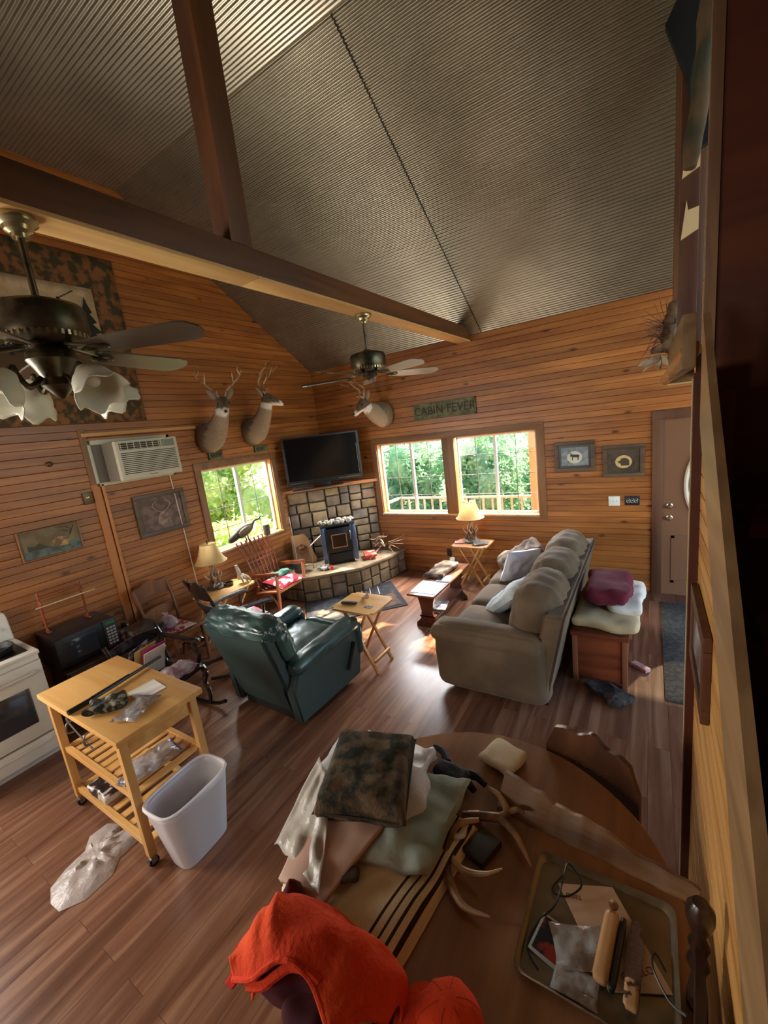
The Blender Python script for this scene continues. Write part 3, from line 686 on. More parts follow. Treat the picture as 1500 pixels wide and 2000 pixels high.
# ----- turned rocking chair seen from behind -----
def rocker(name, label, loc, rz, m, w_=.5, arms='turned', backh=1.05):
    t = thing(name, label, 'rocking chair', loc, rz)
    MB().shell(lambda u, v: Vector(((u-.5)*.46, (v-.5)*w_*.94, .40+.03*abs(u-.5)+.02*(2*v-1)**2)), 8, 8).build('seat', m, t)
    solid(t.children[0], .03)
    for s in (-1, 1):
        y = s*w_*.44
        MB().curve([(-.52, y, .09), (-.3, y, .02), (0, y, .016), (.3, y, .04), (.42, y, .075)], .016, 8).build('rocker_runner', m, t)
        MB().lathe([(.012, 0), (.012, .06), (.02, .12), (.024, .2), (.014, .24), (.02, .28), (.014, .34), (.016, .38)], (.17, y*.98, .02), 10).build('leg', m, t)
        MB().lathe([(.012, 0), (.012, .06), (.02, .12), (.024, .2), (.014, .24), (.02, .28), (.014, .34), (.016, .38)], (-.18, y*.98, .02), 10).build('leg', m, t)
        # back stile, turned
        n = 16; pts = []; rs = []
        for i in range(n+1):
            k = i/n; pts.append((-.2-.22*k, s*(w_*.36+.02*k), .40+(backh-.42)*k)); rs.append(.014+.006*math.sin(k*PI*9)**2+(.006 if k > .9 else 0))
        MB().tube(pts, rs, 10).build('back_stile', m, t)
        ap = [(-.27, s*w_*.42, .64), (-.05, s*w_*.47, .66), (.15, s*w_*.49, .655), (.24, s*w_*.5, .64), (.27, s*w_*.5, .61)]
        MB().curve(ap, [.018, .02, .026, .024, .018], 8, 6, 1.4 if arms == 'flat' else 1).build('armrest', m, t)
        MB().curve([(.12, s*w_*.44, .41), (.15, s*w_*.47, .5), (.16, s*w_*.49, .64)], [.014, .018, .012], 8).build('arm_post', m, t)
    MB().bar((.17, -w_*.42, .2), (.17, w_*.42, .2), .02, .02).bar((-.18, -w_*.42, .2), (-.18, w_*.42, .2), .02, .02).build('stretcher', m, t)
    mb = MB(); splat(mb, -w_*.37, w_*.37, lambda u: backh-.20, lambda u: backh-.09+.05*math.sin(PI*u)+.02*math.cos(4*PI*u), lambda y: -.375-.02*(1-(y/.2)**2)); mb.build('crest_rail', m, t)
    mb = MB(); splat(mb, -w_*.36, w_*.36, lambda u: backh-.33, lambda u: backh-.28, lambda y: -.335-.02*(1-(y/.2)**2)); mb.build('back_rail', m, t)
    for k in range(5):
        y = (k-2)*w_*.145
        MB().curve([(-.21, y*.9, .42), (-.28, y, .58), (-.34, y, backh-.30)], [.008, .013, .008], 6).build('back_spindle', m, t)
    return t
rocker('rocking_chair', 'dark turned rocking chair between the ladder-back chair and the green recliner', (-3.80, 2.66, 0), 80, m_dkwood, .52)
o = MB().pillow((0, 0, .0), .40, .42, .09, None, 16, 4, .015).build('rocking_chair_cushion', mat('white_floral_cushion', S(208, 206, 214), .9, vcol=S(200, 120, 136), vscale=9, vmin=.55, vmax=.62), None, loc=(-3.79, 2.68, .49)); o.rotation_euler = (0, 0, 1.4)
tag(o, 'white cushion with pink blotches on the dark turned rocking chair', 'cushion')
# lacquered rocker between cart and recliner
m_lac = mat('black_lacquer', S(30, 22, 22), .12, coat=.6)
t = thing('scroll_armchair', 'glossy dark scroll-armed rocking chair behind the butcher block cart', 'rocking chair', (-3.62, 1.66, 0), 6)
MB().shell(lambda u, v: Vector(((u-.5)*.46, (v-.5)*.46, .40-.03*math.sin(PI*u)+.015*(2*v-1)**2)), 10, 10).build('seat', m_lac, t); solid(t.children[0], .035)
for s in (-1, 1):
    y = s*.235
    MB().curve([(-.5, y, .10), (-.25, y, .025), (0, y, .016), (.28, y, .03), (.42, y, .08)], .017, 8).build('rocker_runner', m_lac, t)
    MB().curve([(.20, y, .40), (.235, y, .33), (.20, y, .24), (.235, y, .14), (.215, y, .03)], [.024, .028, .022, .02, .016], 8).build('leg', m_lac, t)
    MB().curve([(-.20, y, .40), (-.22, y, .25), (-.20, y, .03)], .018, 8).build('leg', m_lac, t)
    MB().curve([(-.22, y*.95, .38), (-.28, y*.98, .52), (-.27, y, .62), (-.31, y, .70), (-.35, y, .76)], [.02, .02, .018, .018, .02], 8).build('back_stile', m_lac, t)
    MB().curve([(-.30, y, .66), (-.15, y*1.08, .645), (.05, y*1.12, .64), (.20, y*1.1, .665), (.26, y*1.1, .655)], [.018, .02, .022, .024, .020], 8).build('armrest', m_lac, t)
    MB().curve([(.20, y*1.1, .655), (.13, y*1.05, .60), (.19, y*1.0, .52), (.17, y, .41)], [.02, .02, .022, .018], 8).build('arm_scroll', m_lac, t)
mb = MB(); splat(mb, -.22, .22, lambda u: .64, lambda u: .72+.03*math.sin(PI*u), lambda y: -.32); mb.build('crest_rail', m_lac, t)
mb = MB(); splat(mb, -.08, .08, lambda u: .42, lambda u: .65, lambda y: -.28); mb.build('back_splat', m_lac, t)
m_mag = mat('magazine_cover', S(150, 150, 160), .25, vcol=S(60, 52, 60), vscale=12)
for i, (dx, dy, dz, rx, ry, rz_, c, lab) in enumerate([(-.08, -.06, .60, 10, -62, 8, None, 'grey patterned magazine leaning on the back of the glossy dark rocker'),
        (-.03, -.02, .58, 6, -66, 2, S(190, 150, 96), 'tan covered magazine leaning in the glossy dark rocker'),
        (.0, .04, .56, 4, -68, -6, S(160, 36, 96), 'magenta magazine leaning in the glossy dark rocker'),
        (.04, .02, .545, 2, -70, 4, S(214, 206, 196), 'cream magazine in front of the magenta one')]):
    m_ = m_mag if c is None else mat('cover_%d' % i, c, .3)
    o = MB().box((0, 0, 0), (.27, .20, .006), None, .001).build('magazine', m_, None, loc=(-3.76+dx, 1.64+dy, dz-.01)); o.rotation_euler = [math.radians(q) for q in (rx, ry, rz_)]
    tag(o, lab, 'magazine', 'magazines on the glossy dark rocker')
o = MB().pillow((0, 0, 0), .22, .26, .10, None, 12, 3, .03); o.jitter(.015, 12); o = o.build('plastic_bag', m_bag, None, loc=(-3.46, 1.72, .475)); tag(o, 'shiny clear plastic bag on the seat of the glossy dark rocker', 'bag')
# ----- folding tray tables -----
def traytable(name, label, loc, rz, L, W, H_, mt, group=None):
    t = thing(name, label, 'table', loc, rz, group)
    mb = MB().b2(-L/2, L/2, -W/2, W/2, H_-.018, H_); vs = [e for e in mb.bm.edges if abs(e.verts[0].co.z-e.verts[1].co.z) > .01]
    bmesh.ops.bevel(mb.bm, geom=vs, offset=.035, segments=5, affect='EDGES'); mb.build('tabletop', mt, t, True)
    for s in (-1, 1):
        a = (W/2-.05) if s > 0 else (W/2-.075)
        for q in (-1, 1):
            y = q*a
            MB().bar((s*-(L/2-.07), y, .0), (s*(L/2-.10), y, H_-.02), .022, .03, (0, 1, 0)).build('leg', m_birchz, t)
        MB().bar((s*-(L/2-.09), -a, .12), (s*-(L/2-.09), a, .12), .02, .03).build('crossbar', m_birchz, t)
    for q in (-.14, .14): MB().bar((q, -W/2+.05, H_-.03), (q, W/2-.05, H_-.03), .03, .02).build('cleat', m_birchz, t)
    return t
traytable('folding_table', 'folding wooden tray table in the middle of the floor with a remote on it', (-2.39, 3.05, 0), 0, .50, .42, .66, m_birch, 'folding tray tables')
traytable('folding_table', 'folding wooden tray table under the left wall window with the antler lamp', (-4.40, 2.94, 0), 90, .66, .40, .62, m_birch, 'folding tray tables')
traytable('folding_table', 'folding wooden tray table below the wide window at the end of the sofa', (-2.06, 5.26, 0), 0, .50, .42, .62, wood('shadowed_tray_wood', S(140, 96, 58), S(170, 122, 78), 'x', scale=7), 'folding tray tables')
# ----- antler lamps -----
m_antler = mat('antler_brown', S(92, 62, 40), .5, vcol=S(164, 130, 94), vscale=9, bump=.2)
m_antlerpale = mat('antler_pale', S(196, 176, 146), .5, vcol=S(140, 112, 82), vscale=8, bump=.2)
m_shade = mat('parchment_shade', S(206, 180, 128), .8, trans=0)
_n = m_shade.node_tree.nodes; _l = m_shade.node_tree.links
_t = _n.new('ShaderNodeBsdfTranslucent'); _t.inputs[0].default_value = S(236, 206, 150); _x = _n.new('ShaderNodeMixShader'); _x.inputs[0].default_value = .45
_l.new(_n['Principled BSDF'].outputs[0], _x.inputs[1]); _l.new(_t.outputs[0], _x.inputs[2]); _l.new(_x.outputs[0], _n['Material Output'].inputs[0])
def lamp(label, loc, rz):
    t = thing('table_lamp', label, 'lamp', loc, rz, 'antler table lamps')
    mb = MB().lathe([(0, 0), (.115, 0), (.12, .012), (.105, .028), (.06, .04), (.03, .05), (0, .05)], n=24); mb.jitter(.006, 14); mb.build('base', mat('lamp_base_brown', S(58, 46, 34), .6, bump=.4), t)
    random.seed(5)
    MB().tube([(0, 0, .04), (.01, .005, .2), (0, 0, .40)], .012, 8).build('stem', m_antler, t)
    for k in range(5):
        a = k*2*PI/5
        MB().curve([(.075*math.cos(a), .075*math.sin(a), .03), (.05*math.cos(a+.6), .05*math.sin(a+.6), .13), (.022*math.cos(a+1.6), .022*math.sin(a+1.6), .22), (.03*math.cos(a+2.6), .03*math.sin(a+2.6), .32)], [.012, .014, .012, .007], 7).build('antler', m_antler, t)
        MB().curve([(.05*math.cos(a+.6), .05*math.sin(a+.6), .12), (.09*math.cos(a+.3), .09*math.sin(a+.3), .16), (.11*math.cos(a+.2), .11*math.sin(a+.2), .21)], [.010, .008, .002], 6).build('tine', m_antlerpale, t)
    sh = MB(); n = 8; prof = [(.19, .34), (.165, .37), (.135, .43), (.11, .50), (.09, .57)]
    rings = []
    for r, z in prof:
        rings.append([sh.bm.verts.new(Vector((r*math.cos((k+.5)*PI/12)*(1-.03*(k % 3 == 1)), r*math.sin((k+.5)*PI/12)*(1-.03*(k % 3 == 1)), z))) for k in range(24)])
    for i in range(len(rings)-1):
        for k in range(24): sh.bm.faces.new((rings[i][k], rings[i][(k+1) % 24], rings[i+1][(k+1) % 24], rings[i+1][k]))
    s_ = sh.build('lamp_shade', m_shade, t)
    for z, r in ((.34, .19), (.57, .09)): MB().tube([(r*math.cos(k*PI/16), r*math.sin(k*PI/16), z) for k in range(32)], .004, 6, closed=True).build('trim', mat('shade_trim', S(170, 140, 90), .7), s_)
    MB().lathe([(.0, .56), (.008, .565), (.006, .585), (.012, .60), (.006, .615), (0, .62)], n=10).tube([(-.09, 0, .57), (.09, 0, .57)], .002, 5).build('finial', m_iron, t)
    return t
lamp('antler table lamp with parchment shade on the tray table by the left wall', (-4.56, 2.94, .622), 20)
lamp('antler table lamp with parchment shade in front of the wide window', (-2.10, 5.33, .622), 50)
# antler ornament and dish beside the lamp
t = thing('antler_figurine', 'pale carved antler hand-shaped ornament on the tray table beside the left lamp', 'ornament', (-4.36, 3.16, .622), 30)
MB().curve([(0, 0, .05), (0, 0, .12), (-.02, .01, .19), (-.03, .01, .23)], [.035, .03, .022, .02], 9).build('stem', m_antlerpale, t)
for k in range(5):
    a = -.9+k*.5
    MB().curve([(0, 0, .10), (.05*math.cos(a), .05*math.sin(a), .09), (.10*math.cos(a), .10*math.sin(a), .05), (.13*math.cos(a), .13*math.sin(a), .002)], [.02, .016, .012, .006], 7).build('tine', m_antlerpale, t)
t = thing('round_dish', 'small dark round dish between the lamp and the antler ornament', 'dish', (-4.46, 3.05, .622))
MB().lathe([(0, 0), (.05, 0), (.06, .02), (.06, .04), (.054, .04), (.05, .012), (0, .01)], n=20).build('dish', mat('bronze_dish', S(70, 56, 40), .3, .5), t)
# ----- bent slat chair -----
m_slat = wood('red_cherry_slats', S(120, 58, 34), S(164, 88, 56), 'z', scale=10, rough=.3)
t = thing('slat_chair', 'bentwood slat armchair with open wooden arms beside the hearth', 'chair', (-4.33, 3.78, 0), 4)
rz_ = 0
for s in (-1, 1):
    y = s*.27
    MB().bar((.16, y, 0), (.20, y, .60), .03, .035, (0, 1, 0)).build('front_leg', wood('cherry_light', S(170, 98, 58), S(206, 130, 84), 'z', scale=8) if s == -1 else D.materials['cherry_light'], t)
    MB().bar((-.30, y, 0), (-.16, y, .42), .025, .03, (0, 1, 0)).build('rear_leg', m_slat, t)
    MB().bar((-.24, y, .56), (.24, y, .615), .05, .022, (0, 1, 0)).build('armrest', m_slat, t)
    MB().bar((-.20, y, .32), (.18, y, .37), .024, .05, (0, 1, 0)).build('side_rail', D.materials['cherry_light'], t)
    MB().curve([(-.22, y*.97, .05), (-.16, y*.97, .22), (-.02, y*.97, .31), (.10, y*.97, .22), (.15, y*.97, .05)], .011, 8).build('bent_brace', D.materials['cherry_light'], t)
MB().bar((.18, -.27, .36), (.18, .27, .36), .025, .04).build('front_rail', D.materials['cherry_light'], t)
for k in range(8):
    y = (k-3.5)*.062
    MB().curve([(.16, y, .385), (-.05, y, .34), (-.18, y, .36), (-.24, y*1.05, .5), (-.30, y*1.15, .75), (-.42, y*1.3, 1.02)], .0115, 6, 5, 1.0).build('slat', m_slat, t)
MB().bar((-.30, -.25, .73), (-.30, .25, .73), .018, .03).bar((-.24, -.23, .50), (-.24, .23, .50), .018, .03).build('back_rail', m_slat, t)
o = MB().pillow((0, 0, 0), .38, .44, .07, (0, 8, 0), 16, 4, .02).build('chair_cushion', mat('red_cushion_white_trees', S(178, 30, 56), .85, vcol=S(226, 214, 214), vscale=11, vmin=.54, vmax=.57), None, loc=(-4.29, 3.79, .425)); tag(o, 'red cushion with white pattern on the bentwood slat chair', 'cushion')
mb = MB().pillow((0, 0, 0), .16, .36, .07, (0, 12, 0), 12, 3, .02); mb.jitter(.02, 9); o = mb.build('folded_throw', mat('teal_throw', S(60, 128, 112), .85, vcol=S(120, 160, 140), vscale=12), None, loc=(-4.40, 3.84, .49)); tag(o, 'teal crumpled throw at the back of the red chair cushion', 'blanket')
# ---------------- hearth, stove, TV ----------------
stone_m = [mat('stone_%s' % nme, S(*a), .85, bump=.7, bscale=16, vcol=S(*b), vscale=5) for nme, a, b in (
    ('tan', (116, 96, 70), (144, 122, 92)), ('grey', (104, 92, 78), (132, 118, 100)), ('rose', (116, 96, 78), (140, 118, 96)), ('buff', (126, 106, 76), (158, 134, 98)))]
m_mortar = mat('mortar', S(66, 58, 48), .95, bump=.5, bscale=60)
def stones(mb, x0, x1, z0, z1, P, seed, th=.03, mn=.13, mx=.33):
    """ashlar stones on a plane P(u, z, d)"""
    random.seed(seed); bm = mb.bm; rects = [(x0, x1, z0, z1)]; out = []
    while rects:
        a, b, c, d = rects.pop(); w_, h = b-a, d-c
        if (w_ <= mx and h <= mx*.75 and random.random() < .8) or (w_ < mn*1.7 and h < mn*1.7): out.append((a, b, c, d)); continue
        if w_ > h*1.05: k = a+w_*random.uniform(.35, .65); rects += [(a, k, c, d), (k, b, c, d)]
        else: k = c+h*random.uniform(.35, .65); rects += [(a, b, c, k), (a, b, k, d)]
    for a, b, c, d in out:
        g = .007; a += g; b -= g; c += g; d -= g; mi = random.randrange(4); t = th*random.uniform(.7, 1.2); n = 6; V = []
        for i in range(n+1):
            row = []
            for j in range(n+1):
                u = a+(b-a)*i/n; z = c+(d-c)*j/n; e = min(i, n-i, j, n-j)
                dd = -.004 if e == 0 else t*(.8 if e == 1 else 1)+.006*noise.noise(Vector((u*14, z*14, seed)))
                if e == 0: u += .004*noise.noise(Vector((z*20, u*9, 3))); z += .004*noise.noise(Vector((u*20, z*9, 7)))
                else:
                    q = .85 if e == 1 else 1
                    u = (a+b)/2+(u-(a+b)/2)*(1.32 if e == 1 else 1)*1; u = max(a+.003, min(b-.003, u)); z = (c+d)/2+(z-(c+d)/2)*(1.32 if e == 1 else 1); z = max(c+.003, min(d-.003, z))
                row.append(bm.verts.new(P(u, z, dd)))
            V.append(row)
        for i in range(n):
            for j in range(n):
                f = bm.faces.new((V[i][j], V[i+1][j], V[i+1][j+1], V[i][j+1])); f.material_index = mi
    return mb
q2 = math.sqrt(.5)
t = thing('stone_fireplace_corner', 'corner stone surround with mantel and raised stone hearth behind the black stove', 'fireplace', (-4.3, 5.0, 0))
W2 = lambda p: Vector(p)-Vector((-4.3, 5.0, 0))
A0 = Vector((-4.79, 4.58, 0)); dv = Vector((q2, q2, 0)); nv = Vector((q2, -q2, 0))
Pp = lambda u, z, d: W2(A0+dv*u+nv*d+Vector((0, 0, z)))
mb = MB(); stones(mb, 0, 1.414, .38, 1.49, Pp, 4, .035, .15, .33); mb.build('stone_panel', stone_m, t)
mb = MB(); mb.poly([W2((-4.785, 4.60, .02)), W2((-3.81, 5.575, .02)), W2((-4.785, 5.575, .02))], (0, 0, 1.46)); mb.build('mortar_backing', m_mortar, t, False)
mb = MB(); mb.poly([W2((-4.785, 4.47, 1.495)), W2((-3.68, 5.575, 1.495)), W2((-4.785, 5.575, 1.495))], (0, 0, .045)); mb.build('mantel_shelf', wood('mantel_wood', S(140, 88, 48), S(170, 112, 66), 'x', scale=6), t, False)
hp = [(-4.785, 3.97), (-4.18, 3.97), (-3.98, 4.12), (-3.52, 4.58), (-3.36, 5.16), (-3.33, 5.575), (-3.80, 5.575), (-4.785, 4.59)]
mb = MB(); mb.poly([W2((x, y, .34)) for x, y in hp], (0, 0, .042)); bmesh.ops.bevel(mb.bm, geom=mb.bm.edges[:], offset=.008, segments=2, affect='EDGES')
mb.build('hearth_cap', mat('sandstone_cap', S(118, 96, 70), .7, bump=.4, bscale=30, vcol=S(146, 124, 94), vscale=5), t)
mb = MB(); ins = []
cx, cy = -4.2, 4.9
for x, y in hp: ins.append((x+(cx-x)*.06 if y < 5.5 and x > -4.7 else x, y+(cy-y)*.06 if x > -4.7 and y < 5.5 else y))
ins[5] = (-3.38, 5.575); ins[0] = (-4.785, 4.02)
mb.poly([W2((x, y, 0)) for x, y in ins], (0, 0, .34)); mb.build('hearth_core', m_mortar, t, False)
mb = MB()
for i in range(5):
    a, b = Vector((*ins[i], 0)), Vector((*ins[i+1], 0)); L = (b-a).length; e = (b-a)/L; nn = Vector((e.y, -e.x, 0))
    stones(mb, 0, L, .0, .335, lambda u, z, d, a=a, e=e, nn=nn: W2(a+e*u+nn*(d*.7)+Vector((0, 0, z))), 20+i, mn=.13, mx=.30)
mb.build('hearth_stones', stone_m, t)
# stove
m_stovegrey = mat('stove_blue_grey_side', S(92, 106, 132), .3, .6)
m_stove = mat('stove_black_iron', S(26, 26, 27), .4, .4)
m_gold = mat('brass_frame', S(206, 160, 104), .3, .7)
t = thing('pellet_stove', 'black freestanding stove with blue-grey side panels on the stone hearth', 'stove', (-4.06, 4.80, .384), -45)
MB().b2(-.24, .165, -.20, .20, .0, .56, .01).build('body', m_stove, t)
for s in (-1, 1): MB().b2(-.24, .17, s*.202-(.022 if s > 0 else 0), s*.202+(.022 if s < 0 else 0)+ (0 if s<0 else .0), .03, .585, .008).b2(.14, .195, s*.235-.03, s*.235+.03, .03, .59, .012).build('side_panel', m_stovegrey, t)
MB().b2(-.26, .20, -.26, .26, .585, .61, .008).build('top_plate', m_stove, t)
mb = MB().b2(.165, .20, -.19, .19, .19, .56, .01).b2(.19, .205, -.15, .15, .24, .52, .008); dr_ = mb.build('door', m_stove, t)
fr = MB()
for a in ((-.115, -.103, .26, .47), (.103, .115, .26, .47), (-.115, .115, .26, .272), (-.115, .115, .458, .47)): fr.b2(.203, .212, *a)
fr.build('window_frame', m_gold, dr_, False); MB().b2(.202, .207, -.104, .104, .27, .46).build('window_glass', mat('smoked_glass', S(44, 30, 22), .12), dr_, False)
MB().curve([(.2, .165, .5), (.23, .17, .48), (.23, .17, .38), (.2, .165, .36)], .008, 8).build('door_handle', m_steel, dr_)
MB().b2(.165, .195, -.185, .185, .03, .175, .012).build('ash_drawer', m_stove, t)
for k in range(11):
    random.seed(50+k)
    mb = MB().ell((0, 0, 0), (random.uniform(.032, .046), random.uniform(.032, .05), random.uniform(.028, .042)), (0, 0, random.uniform(0, 180)), 2); mb.jitter(.02, 22, k)
    u = -.24+.048*k; dpt = .10 if k % 2 else -.0
    p = Vector((-4.06, 4.80, 1.02)) + dv*u + nv*dpt
    o = mb.build('river_stone', [mat('river_stone_pale', S(206, 196, 176), .85, vcol=S(140, 130, 114), vscale=14) if 'river_stone_pale' not in D.materials else D.materials['river_stone_pale']], None, loc=p)
    tag(o, 'rough grey and cream stone in the row along the top of the black stove', 'rock', 'stones on top of the stove')
# plaque leaning on the stones
t = thing('carved_plaque', 'carved wooden slab with a raised bear emblem leaning left of the stove', 'plaque', (-4.56, 4.52, .384), -45)
mb = MB(); out = [(-.16, 0), (.17, 0), (.20, .06), (.15, .16), (.14, .28), (.10, .40), (.05, .47), (-.16, .46)]
mb.poly([(0, y, z) for y, z in out], (.035, 0, 0)); bmesh.ops.bevel(mb.bm, geom=mb.bm.edges[:], offset=.006, segments=2, affect='EDGES')
pl = mb.build('slab', wood('carved_slab', S(140, 98, 58), S(172, 128, 84), 'z', scale=6, rough=.6), t)
MB().tube([(.04, -.02+.085*math.cos(a*PI/3+.5), .24+.075*math.sin(a*PI/3+.5)) for a in range(6)], .009, 6, closed=True).build('emblem_border', m_oak, pl)
MB().ell((.04, -.02, .245), (.012, .048, .03)).ell((.045, .022, .265), (.012, .02, .02)).b2(.03, .045, -.055, -.04, .20, .24).b2(.03, .045, .0, .015, .20, .24).build('emblem_figure', m_oak, pl)
t.rotation_euler.y = math.radians(-9)
t = thing('fire_poker', 'thin steel poker leaning against the stone surround by the side window', 'poker', (-4.50, 4.28, .384))
MB().tube([(.03, 0, 0), (-.2, .2, .78)], .005, 8).build('rod', m_steel, t); MB().lathe([(0, 0), (.012, .01), (.014, .05), (0, .06)], (-.2, .2, .76), 8).build('handle', m_iron, t)
t = thing('fire_tongs', 'light steel rod tool propped against the left side of the black stove', 'tool', (-4.20, 4.42, .384))
MB().tube([(-.03, -.06, .36), (.0, -.02, .40), (.12, .10, .52)], .008, 8).tube([(-.03, -.06, .36), (-.05, -.05, .0)], .006, 8).build('rod', m_steel, t)
t = thing('ash_bucket', 'dark metal bucket on the hearth left of the stove', 'bucket', (-4.37, 4.20, .384))
MB().lathe([(0, 0), (.075, 0), (.10, .15), (.105, .15), (.105, .158), (.096, .158), (.072, .008), (0, .008)], n=24).build('bucket', mat('galvanised_dark', S(84, 88, 92), .4, .7), t)
MB().curve([(.0, -.1, .15), (.04, -.07, .19), (.06, 0, .205), (.04, .07, .19), (0, .1, .15)], .003, 6).build('handle', m_steel, t)
o = MB().curve([(-4.52, 4.30, .40), (-4.36, 4.36, .44), (-4.22, 4.44, .42)], [.007, .012, .007], 7).build('driftwood_stick', m_antlerpale, None); tag(o, 'thin pale stick lying on the hearth in front of the carved plaque', 'stick')
o = MB().rbox((0, 0, 0), (.15, .10, .05), .01, None, 4).jitter(.01, 30).build('match_box_pile', mat('box_pile', S(60, 56, 56), .5, vcol=S(196, 190, 190), vscale=26), None, loc=(-4.06, 4.36, .412)); tag(o, 'small heap of dark and white packets on the hearth edge below the stove', 'packets')
o = MB().b2(-.016, .016, -.05, .05, 0, .05, .003).build('small_red_box', mat('red_box', S(176, 36, 34), .4), None, loc=(-3.94, 4.42, .385)); o.rotation_euler.z = .8; tag(o, 'tiny bright red box next to the packets on the hearth edge', 'box')
for k, (x, y, z, c, lab) in enumerate([(-3.66, 5.03, .385, S(170, 40, 36), 'lowest red book stacked on the right of the hearth'), (-3.65, 5.02, .423, S(196, 70, 58), 'upper red book on top of the hearth book stack')]):
    o = MB().b2(-.09, .09, -.13, .13, 0, .036, .003); o = o.build('book', mat('red_cover_%d' % k, c, .4, vcol=S(210, 180, 150), vscale=16, vmin=.55, vmax=.6), None, loc=(x, y, z)); o.rotation_euler.z = .5+k*.25; tag(o, lab, 'book')
t = thing('antler_pile', 'tangled pale antlers and sticks heaped at the right end of the hearth', 'antlers', (-3.62, 5.30, .385))
random.seed(8)
for k in range(9):
    a = random.uniform(0, 6.28); r = random.uniform(.06, .13); z0 = .02+.02*k
    MB().curve([(-r*math.cos(a), -r*math.sin(a), z0+.02), (0, 0, z0+.07), (r*math.cos(a+.5), r*math.sin(a+.5), z0+.05), (r*1.5*math.cos(a+.8), r*1.3*math.sin(a+.8), z0+random.uniform(.05, .12))], [.010, .011, .008, .003], 6).build('antler', m_antler if k % 3 else m_antlerpale, t)
t = thing('snowshoe_branches', 'thin bare branches sticking out over the right hearth edge', 'branches', (-3.50, 5.34, .39))
for k in range(5):
    a = -.9+k*.35
    MB().curve([(0, 0, .03+.03*k), (.12*math.cos(a), .12*math.sin(a), .10+.02*k), (.28*math.cos(a+.15), .28*math.sin(a+.15), .04+.05*k)], [.007, .005, .002], 5).build('branch', m_antlerpale, t)
# television
t = thing('television', 'large black flat screen television standing across the corner on the mantel', 'television', (-4.245, 4.935, 1.545), -45)
bz = MB().b2(-.035, .03, -.585, .585, .06, .79, .008); b_ = bz.build('body', m_black, t)
MB().b2(.030, .033, -.55, .55, .13, .765).build('screen', mat('tv_screen', S(12, 13, 15), .12), b_, False)
MB().b2(.030, .036, -.53, -.28, .092, .097).b2(.03, .036, .2, .53, .092, .097).b2(.030, .036, .535, .54, .15, .6).build('trim_line', m_steel, b_)
MB().b2(-.10, .12, -.25, .25, 0, .014, .004).b2(-.03, .02, -.07, .07, .01, .08, .004).build('stand', m_black, t)
o = MB().b2(-.06, .06, -.16, .16, 0, .035, .005).build('set_top_box', m_blackmatte, None, loc=(-4.42, 4.60, 1.545)); o.rotation_euler.z = math.radians(-45); tag(o, 'small black box on the mantel under the left end of the television', 'receiver')
# hearth rug
def imgmat(name, base, cols, scale, rough=.9):
    return mat(name, base, rough, vcol=cols, vscale=scale, vmin=.5, vmax=.58, bump=.3, bscale=120)
t = thing('hearth_rug', 'dark rug with a campfire scene and black border lying before the hearth', 'rug', (-3.48, 4.25, 0), 45)
MB().b2(-.66, .66, -.48, .48, .001, .010, .003).build('border', mat('rug_border', S(30, 28, 30), .95, bump=.4, bscale=150), t)
MB().b2(-.60, .60, -.42, .42, .010, .013).build('field', imgmat('rug_field', S(22, 22, 27), S(46, 48, 52), 9), t, False)
MB().lathe([(0, .013), (.17, .013), (.17, .0145), (0, .0145)], (-.36, -.22, 0), 20).build('fire_ring_motif', imgmat('rug_grey', S(96, 84, 74), S(50, 42, 36), 12), t)
MB().poly([(.28, -.40, .0135), (.58, -.40, .0135), (.58, .02, .0135), (.34, -.08, .0135)], (0, 0, .001)).build('rust_motif', imgmat('rug_rust', S(84, 54, 40), S(56, 44, 38), 10), t)
mb = MB()
for k in range(7): mb.lathe([(0, .0145), (.035, .0145), (.035, .017), (0, .0175)], (-.18+.05*math.cos(k), -.1+.07*math.sin(k*1.7), 0), 9)
mb.build('pebble_motif', mat('rug_pale', S(176, 166, 160), .9), t)
mb = MB()
for k in range(4): mb.bar((.0+k*.13, .05, .0145), (.06+k*.12, .36, .0145), .012, .002)
mb.build('birch_motif', D.materials['rug_pale'], t)
# ---------------- recliner ----------------
m_leather = mat('green_leather', S(40, 62, 60), .34, vcol=S(58, 84, 80), vscale=5, bump=.25, bscale=26, coat=.15)
m_vinyl = mat('green_vinyl', S(46, 62, 60), .5, bump=.1, bscale=200)
t = thing('recliner', 'dark green leather recliner seen from behind in front of the tray table', 'recliner', (-2.77, 2.45, 0), 88)
mb = MB().poly([(-.40, -.34, .10), (-.40, .34, .10), (-.63, .40, .90), (-.63, -.40, .90)], (.12, 0, .015)); bmesh.ops.bevel(mb.bm, geom=mb.bm.edges[:], offset=.03, segments=3, affect='EDGES'); mb.build('back_panel', m_vinyl, t)
for s in (-1, 1):
    mb = MB().poly([(-.42, 0, .05), (.36, 0, .05), (.43, 0, .30), (.41, 0, .53), (.05, 0, .51), (-.38, 0, .50), (-.46, 0, .35)], (0, .10, 0)); bmesh.ops.translate(mb.bm, verts=mb.bm.verts, vec=(0, -.05+s*.385, 0)); bmesh.ops.bevel(mb.bm, geom=mb.bm.edges[:], offset=.02, segments=3, affect='EDGES'); sp = mb.build('side_panel', m_vinyl, t)
    MB().rbox((.0, s*.375, .545), (.84, .19, .13), .07, (0, -3, 0), 12, .012, 2.2, s).build('armrest', m_leather, t)
    MB().rbox((.41, s*.375, .40), (.10, .17, .32), .05, None, 8, .01, 2, s).build('arm_front', m_leather, t)
mb = MB().rbox((.03, 0, .42), (.66, .56, .17), .07, (0, -4, 0), 14, .018, 2.6, 4, .03); mb.build('seat_cushion', m_leather, t)
mb = MB().rbox((-.33, 0, .68), (.20, .60, .40), .08, (0, -16, 0), 14, .02, 2.4, 7, .03); mb.build('back_cushion', m_leather, t)
